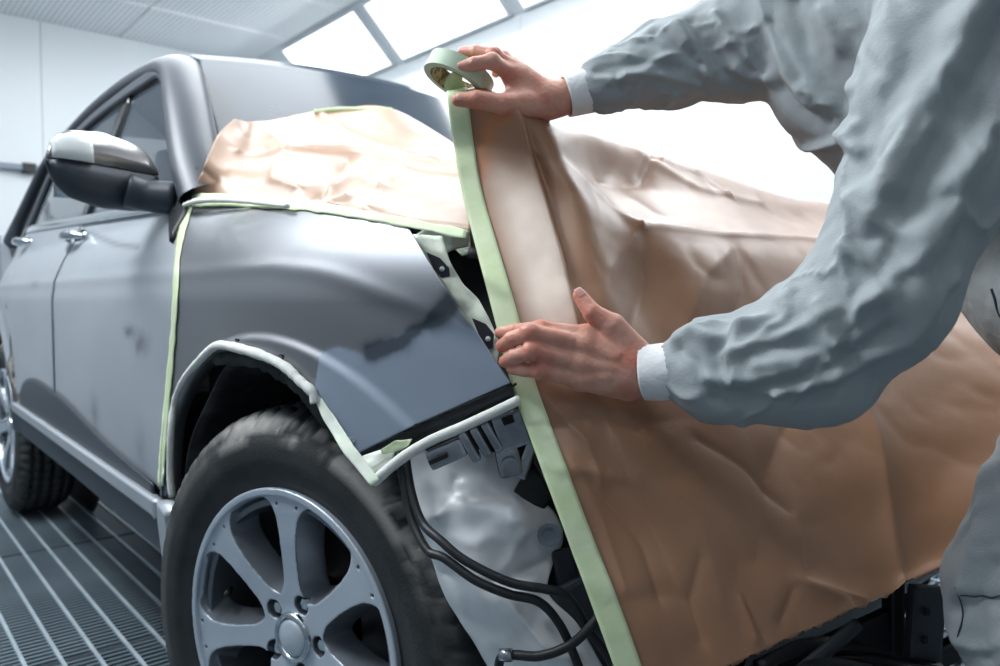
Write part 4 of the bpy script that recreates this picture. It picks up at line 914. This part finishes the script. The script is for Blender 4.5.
# body under the clothes, with neck and head
pts = [headc, shR, shL, pel, ankR, ankL, elR, elL, wr, wr2]; lo, hi = bounds(pts, .20); lo[2] = -.01
fb_ = Field(lo, hi, .008)
fb_.cap(pel, waist, .12, .12, .05); fb_.cap(waist, chest, .12, .13, .05); fb_.cap(shR, shL, .06, .06, .06); fb_.cap(neck-[0, 0, .08], headc, .052, .05, .03)
for a, b, c, s_ in ((hipR, kneeR, ankR, 0), (hipL, kneeL, ankL, 1)): fb_.cap(pel, a, .09, .08, .04); fb_.cap(a, b, .075, .05, .03); fb_.cap(b, c, .05, .035, .02); fb_.cap(c-[0, 0, .04], c+[-.12, 0, -.05], .035, .03, .02)
for a, b, c in ((shR, elR, wr), (shL, elL, wr2)): fb_.cap(a, b, .048, .038, .03); fb_.cap(b, c+(c-b)*.02, .036, .022, .015)
bv, bq = fb_.nets()
# head at finer grid: skull, jaw, nose, ears, eyes; looks down towards the hands
lk = (wr+wr2)/2-headc; lk /= np.linalg.norm(lk); sd = np.cross(lk, [0, 0, 1.]); sd /= np.linalg.norm(sd); up = np.cross(sd, lk)
hf_ = Field(headc-.19, headc+.19, .004); AX = [sd, lk, up]
hp = lambda a, b, c: headc+sd*a+lk*b+up*c
hf_.ell(hp(0, -.01, .02), (.078, .098, .10), AX); hf_.ell(hp(0, .03, -.06), (.056, .062, .06), AX, k=.03); hf_.cap(hp(0, -.04, -.05), neck, .055, .055, .03)
hf_.cap(hp(0, .088, .0), hp(0, .112, -.035), .008, .014, .012); hf_.cap(hp(-.03, .088, .022), hp(.03, .088, .022), .010, .010, .014)
for s_ in (-1, 1):
    hf_.ell(hp(s_*.032, .088, .0), (.016, .012, .010), AX, k=.006, sub=True); hf_.ell(hp(s_*.032, .080, .0), (.013, .013, .010), AX, k=.002)
    hf_.ell(hp(s_*.082, -.01, -.01), (.010, .020, .032), AX, k=.006); hf_.ell(hp(s_*.045, .06, -.035), (.02, .02, .02), AX, k=.02)
hf_.cap(hp(-.022, .090, -.066), hp(.022, .090, -.066), .007, .007, .006); hf_.cap(hp(-.022, .099, -.066), hp(.022, .099, -.066), .0018, .0018, .003, sub=True)
hv3, hq3 = hf_.nets()
Vall, Fall = join([(bv, bq.tolist()), (hv1, hq1.tolist()), (hv2, hq2.tolist()), (hv3, hq3.tolist())])
person = mesh('person', Vall, Fall, 'skin')
tag(person, 'worker in grey coveralls leaning in to tape masking paper onto the car', 'person')
red = np.zeros(len(Vall))
for c in knk1+knk2: red = np.maximum(red, .8*np.exp(-(np.linalg.norm(Vall-c, axis=1)/.015)**2))
red = np.maximum(red, .45*ss(vn(Vall*55, 12), .1, .9)*1.0); setattr_(person, 'red', red)
def nail(name, tip, prev, rad, toward, w_=.0062, l_=.0075):
    d_ = tip-prev; d_ /= np.linalg.norm(d_); n_ = toward-d_*(toward@d_); n_ /= np.linalg.norm(n_); s_ = np.cross(d_, n_)
    G = []
    for v_ in np.linspace(-1, 1, 9):
        row = []
        for u_ in np.linspace(-1, 1, 9):
            a_ = u_*math.sqrt(max(0, 1-(v_*.82)**4))
            an = a_*w_/rad
            row.append(tip+d_*(v_*l_+.001)+n_*(rad*math.cos(an)+.0004-.0012*v_*v_*(v_ > 0))+s_*rad*math.sin(an))
        G.append(row)
    return gridmesh(name, np.array(G), 'nail', person, solid=.0006)
nail('fingernail', R_thumb[0][3], R_thumb[0][2], .0090, -cv*.7+cu*.6-cr*.2, .0055, .0065)
nail('fingernail', R_pink[0][3], R_pink[0][2], .0074, -cv*.35+cu*1.-cr*.3, .005, .005)
nail('fingernail', L_thumb[0][3]+.25*(L_thumb[0][2]-L_thumb[0][3]), L_thumb[0][2], .0099, -cv+cu*.1, .0052, .0065)
# hair cap
hh = Field(headc-.20, headc+.20, .005); hh.ell(hp(0, -.02, .03), (.086, .102, .104), AX); hh.ell(hp(0, .06, -.05), (.09, .09, .09), AX, k=.01, sub=True); hh.ell(hp(0, -.03, -.12), (.12, .12, .08), AX, k=.01, sub=True)
a_, b_ = hh.nets(); mesh('hair', a_, b_, 'hair', person)
# shoes
for a in (ankR, ankL):
    sf = Field(a-[.22, .08, .10], a+[.08, .08, .10], .005); sf.cap(a+[0, 0, -.03], a+[-.15, 0, -.06], .045, .038, .03, sq=((0, 0, 1), 1.0)); sf.cap(a, a+[0, 0, .06], .045, .05, .02)
    sf.F = np.maximum(sf.F, (.003-(sf.lo[2]+sf.h*np.arange(sf.n[2])))[None, None, :]); p_, q_ = sf.nets(); mesh('shoe', p_, q_, 'black', person)
# --- coverall
pts = [shR, shL, pel, ankR, ankL, elR, elL, wr, wr2]; lo, hi = bounds(pts, .22); lo[2] = .03
fc_ = Field(lo, hi, .005)
fc_.cap(chest, waist, .165, .16, .06); fc_.cap(waist, pel, .16, .155, .06); fc_.cap(shR+[0, .02, -.01], shL+[0, -.02, -.01], .085, .085, .07); fc_.cap(chest, neck-[0, 0, .05], .12, .085, .05)
fc_.ell(J(845, 45, 1.02), (.10, .10, .12), k=.06)
fc_.cap(J(846, 82, 1.02), J(918, 145, .99), .088, .092, .04)
cR1 = J(700, 376, .885)
fc_.cap(shR, elR, .090, .068, .035); fc_.cap(elR, J(800, 354, .82), .070, .064, .03); fc_.cap(J(800, 354, .82), J(715, 370, .865), .063, .049, .03); fc_.cap(J(715, 368, .865), J(682, 368, .885), .047, .036, .02)
fc_.cap(J(830, 375, .80), J(720, 392, .86), .045, .035, .04)                                            # sag under the forearm
fc_.cap(J(972, 60, .78), J(928, 185, .77), .086, .073, .035)
fc_.ell(J(708, 340, .868), (.028, .028, .022), k=.02); fc_.ell(J(690, 350, .872), (.016, .02, .02), k=.015)
fc_.cap(shL, elL, .080, .068, .05); fc_.cap(elL, J(672, 62, 1.10), .068, .058, .04); fc_.cap(J(672, 62, 1.10), J(606, 85, 1.10), .058, .044, .03)
fc_.ell(J(735, 75, 1.08), (.045, .045, .03), k=.03)
fc_.ell(J(1052, 297, .90), (.065, .065, .05), k=.03)
for a, b, c in ((hipR, kneeR, ankR), (hipL, kneeL, ankL)): fc_.cap(pel, a, .14, .11, .06); fc_.cap(a, b, .102, .080, .05); fc_.cap(b, c+[0, 0, .0], .080, .062, .03)
fc_.cap(J(1050, 520, .80), kneeR, .055, .07, .04)
cvv, cqq = fc_.nets(); cn = vnormals(cvv, cqq)
# wrinkles: diagonal folds around the limbs plus hand-placed creases
def limb_coord(V_, a, b):
    d = b-a; L_ = np.linalg.norm(d); d /= L_; s_ = (V_-a)@d; q = V_-a-s_[:, None]*d; r_ = np.linalg.norm(q, axis=1)
    e1_ = np.cross(d, [0, .3, 1.]); e1_ /= np.linalg.norm(e1_); e2_ = np.cross(d, e1_); return s_, np.arctan2(q@e2_, q@e1_), r_, L_
disp = np.zeros(len(cvv))
def folds(a, b, amp, fr, sk, seed, R_=.16, turn=1.5):
    global disp
    s_, ph, r_, L_ = limb_coord(cvv, a, b); m_ = ss(s_, -.08, .02)*(1-ss(s_, L_-.02, L_+.08))*(1-ss(r_, R_*.8, R_))
    q = np.stack([s_*fr+sk*np.sin(ph+seed), np.cos(ph)*turn, np.sin(ph)*turn], -1); w_ = vn(q*.9+.35*vn(q*1.7, seed+5)[:, None], seed)
    rd = np.exp(-(w_/.16)**2)-.35; disp += m_*amp*.36*(rd*(.5+.8*ss(vn(q*.5+7, seed+2), -.4, .6))+.5*vn(q*.6, seed+9))
folds(shR, elR, .016, 16, 1.6, 3, .17, 1.3); folds(elR, wr, .013, 18, 1.3, 11, .12, 1.3); folds(shL, elL, .014, 18, 1.2, 21, .13); folds(elL, wr2, .013, 20, 1.2, 31, .11)
folds(chest, waist, .018, 12, 1.5, 41, .25, 1.6); folds(waist, pel, .016, 12, 1.4, 51, .25, 1.6); folds(hipR, kneeR, .010, 9, 1.5, 61, .18); folds(kneeR, ankR, .012, 12, 1, 71, .14); folds(hipL, kneeL, .012, 10, 1.2, 81, .18); folds(kneeL, ankL, .012, 12, 1, 91, .14)
pq = proj(cvv); front = (cn@cv) < .1
def skin_pt(px, py):
    d = (pq[:, 0]-px)**2+(pq[:, 1]-py)**2; c = d < 36
    if not c.any(): return cvv[np.argmin(d)]
    i = np.where(c)[0]; return cvv[i[np.argmin(pq[i, 2])]]
def stroke(pts, am, wd):
    global disp
    L_ = resample([skin_pt(*q) for q in pts], 16, False); dd_ = polydist(cvv, L_); disp += 1.35*am*np.exp(-(dd_/(.8*wd))**1.4)
for pts, am, wd in (
   ([(672,345),(690,360),(700,390),(720,410)], -.008, .008), ([(690,330),(712,335),(735,322),(760,318)], .008, .009), ([(725,330),(712,350),(720,380)], -.009, .010), ([(740,322),(725,345),(735,370)], .006, .009),
   ([(705,385),(770,395),(830,385),(900,350),(960,280)], .006, .012), ([(712,400),(780,408),(840,395),(900,365),(960,300)], -.007, .010), ([(760,345),(800,350),(830,355),(850,370)], -.006, .008), ([(750,365),(790,360),(840,345)], .006, .009),
   ([(815,280),(835,310),(842,335),(838,350)], -.009, .008), ([(810,300),(825,330),(832,352)], .006, .009), ([(870,300),(905,270),(930,240),(960,200)], .009, .014), ([(860,270),(885,285),(905,275)], -.009, .012), ([(900,250),(880,230),(860,235)], -.007, .012),
   ([(850,200),(870,225),(895,235)], .009, .013), ([(975,0),(945,60),(900,130),(880,190)], .013, .014), ([(1000,30),(960,110),(920,170)], -.013, .016), ([(930,0),(905,60),(870,120),(858,160)], -.012, .015), ([(960,200),(920,210),(890,200)], -.010, .014), ([(980,150),(940,190),(915,240)], .009, .014),
   ([(760,0),(780,60),(810,110),(850,150)], .011, .014), ([(790,0),(800,50),(835,100),(860,130)], -.012, .013), ([(820,10),(835,50),(850,90)], .008, .010), ([(775,90),(805,120),(845,160)], -.010, .012),
   ([(690,15),(700,40),(720,75),(745,90)], -.010, .009), ([(675,20),(690,50),(705,80)], .009, .009), ([(600,60),(640,60),(680,75)], -.007, .008), ([(610,85),(640,75),(680,50)], .006, .008), ([(640,35),(665,50),(700,55)], -.006, .008), ([(590,65),(610,75),(620,95)], -.005, .006), ([(730,70),(745,85),(765,80)], .008, .009),
   ([(720,350),(780,335),(830,310)], .006, .007), ([(700,375),(750,380),(800,370)], .005, .006), ([(735,395),(790,385),(850,365),(890,335)], -.006, .007), ([(850,300),(880,260),(900,220)], -.006, .007), ([(835,240),(860,255),(880,290)], .006, .007),
   ([(870,215),(900,180),(930,120)], .007, .007), ([(880,150),(915,110),(950,40)], -.007, .008), ([(900,205),(935,160),(965,90)], -.006, .008), ([(930,250),(960,190),(990,130)], .006, .008), ([(960,120),(985,70),(1000,40)], .007, .008),
   ([(770,20),(790,70),(820,120)], -.008, .007), ([(800,90),(830,110),(850,125)], .006, .006), ([(620,75),(660,80),(700,90)], .005, .005), ([(650,25),(675,45),(700,70)], -.007, .006), ([(710,10),(725,40),(745,60)], .006, .006),
   ([(985,470),(975,530),(960,590)], .005, .010), ([(950,610),(975,600),(1000,600)], -.006, .009), ([(990,560),(970,600),(985,660)], -.005, .010), ([(955,640),(980,650),(1000,640)], .004, .008)):
    stroke(pts, am, wd)
disp *= 1.3; disp = np.where(disp > 0, .018*np.tanh(disp/.018), .011*np.tanh(disp/.011))
cvv = cvv+cn*disp[:, None]+cn*(.0012*vn(cvv*70, 7))[:, None]; cvv = relax(cvv, cqq, 1, .35)
cover = mesh('coverall', cvv, cqq, 'cloth', person); lab(cover, 'light grey wrinkled work coverall')
sub_ = cover.modifiers.new('sub', 'SUBSURF'); sub_.levels = sub_.render_levels = 1
def cuffmesh(a, b, r0, r1, seed):
    pts_ = [a+(b-a)*t for t in np.linspace(0, 1, 5)]; V_, f = tube(pts_, [r0, r0*1.04, (r0+r1)/2, r1], n=56, res=6, cap=False)
    V_ = np.asarray(V_); d = b-a; d /= np.linalg.norm(d); q = V_-a; ax_ = q@d; ph = np.arange(len(V_)) % 56
    c = a+ax_[:, None]*d; rv_ = V_-c; V_ = c+rv_*(1+.012*((ph % 2)*2-1)+.03*vn(V_*60, seed))[:, None]
    o = mesh('knit_cuff', V_, f, 'cuff', person); s_ = o.modifiers.new('s', 'SOLIDIFY'); s_.thickness = .003; s_.offset = -1; return lab(o, 'white knit cuff at the wrist')
cuffmesh(H(695, 412, .900), H(870, 400, .880), .0320, .0350, 1)
cuffmesh(H2(690, 318, 1.10), H2(850, 275, 1.105), .0300, .0345, 2)
# piping / seam lines on the trousers and hip
def seam(pts, r_=.0012, name='seam'):
    L_ = resample([skin_pt(*q) for q in pts], 30, True); tr_ = np.argmin(((cvv[None]-L_[:, None])**2).sum(-1), 1); X_ = cvv[tr_]-cv*.002
    for _ in range(6): X_[1:-1] = (X_[:-2]+X_[1:-1]+X_[2:])/3
    X_ = resample(X_, 30, False); return tubeobj(name, X_, r_, 'thread', person, n=6, res=2)
seam([(986, 292), (990, 305), (998, 320), (1008, 330)], .0016, 'piping')
seam([(955, 590), (957, 620), (962, 664)], .0008); seam([(958, 598), (975, 594), (1000, 590)], .0008)
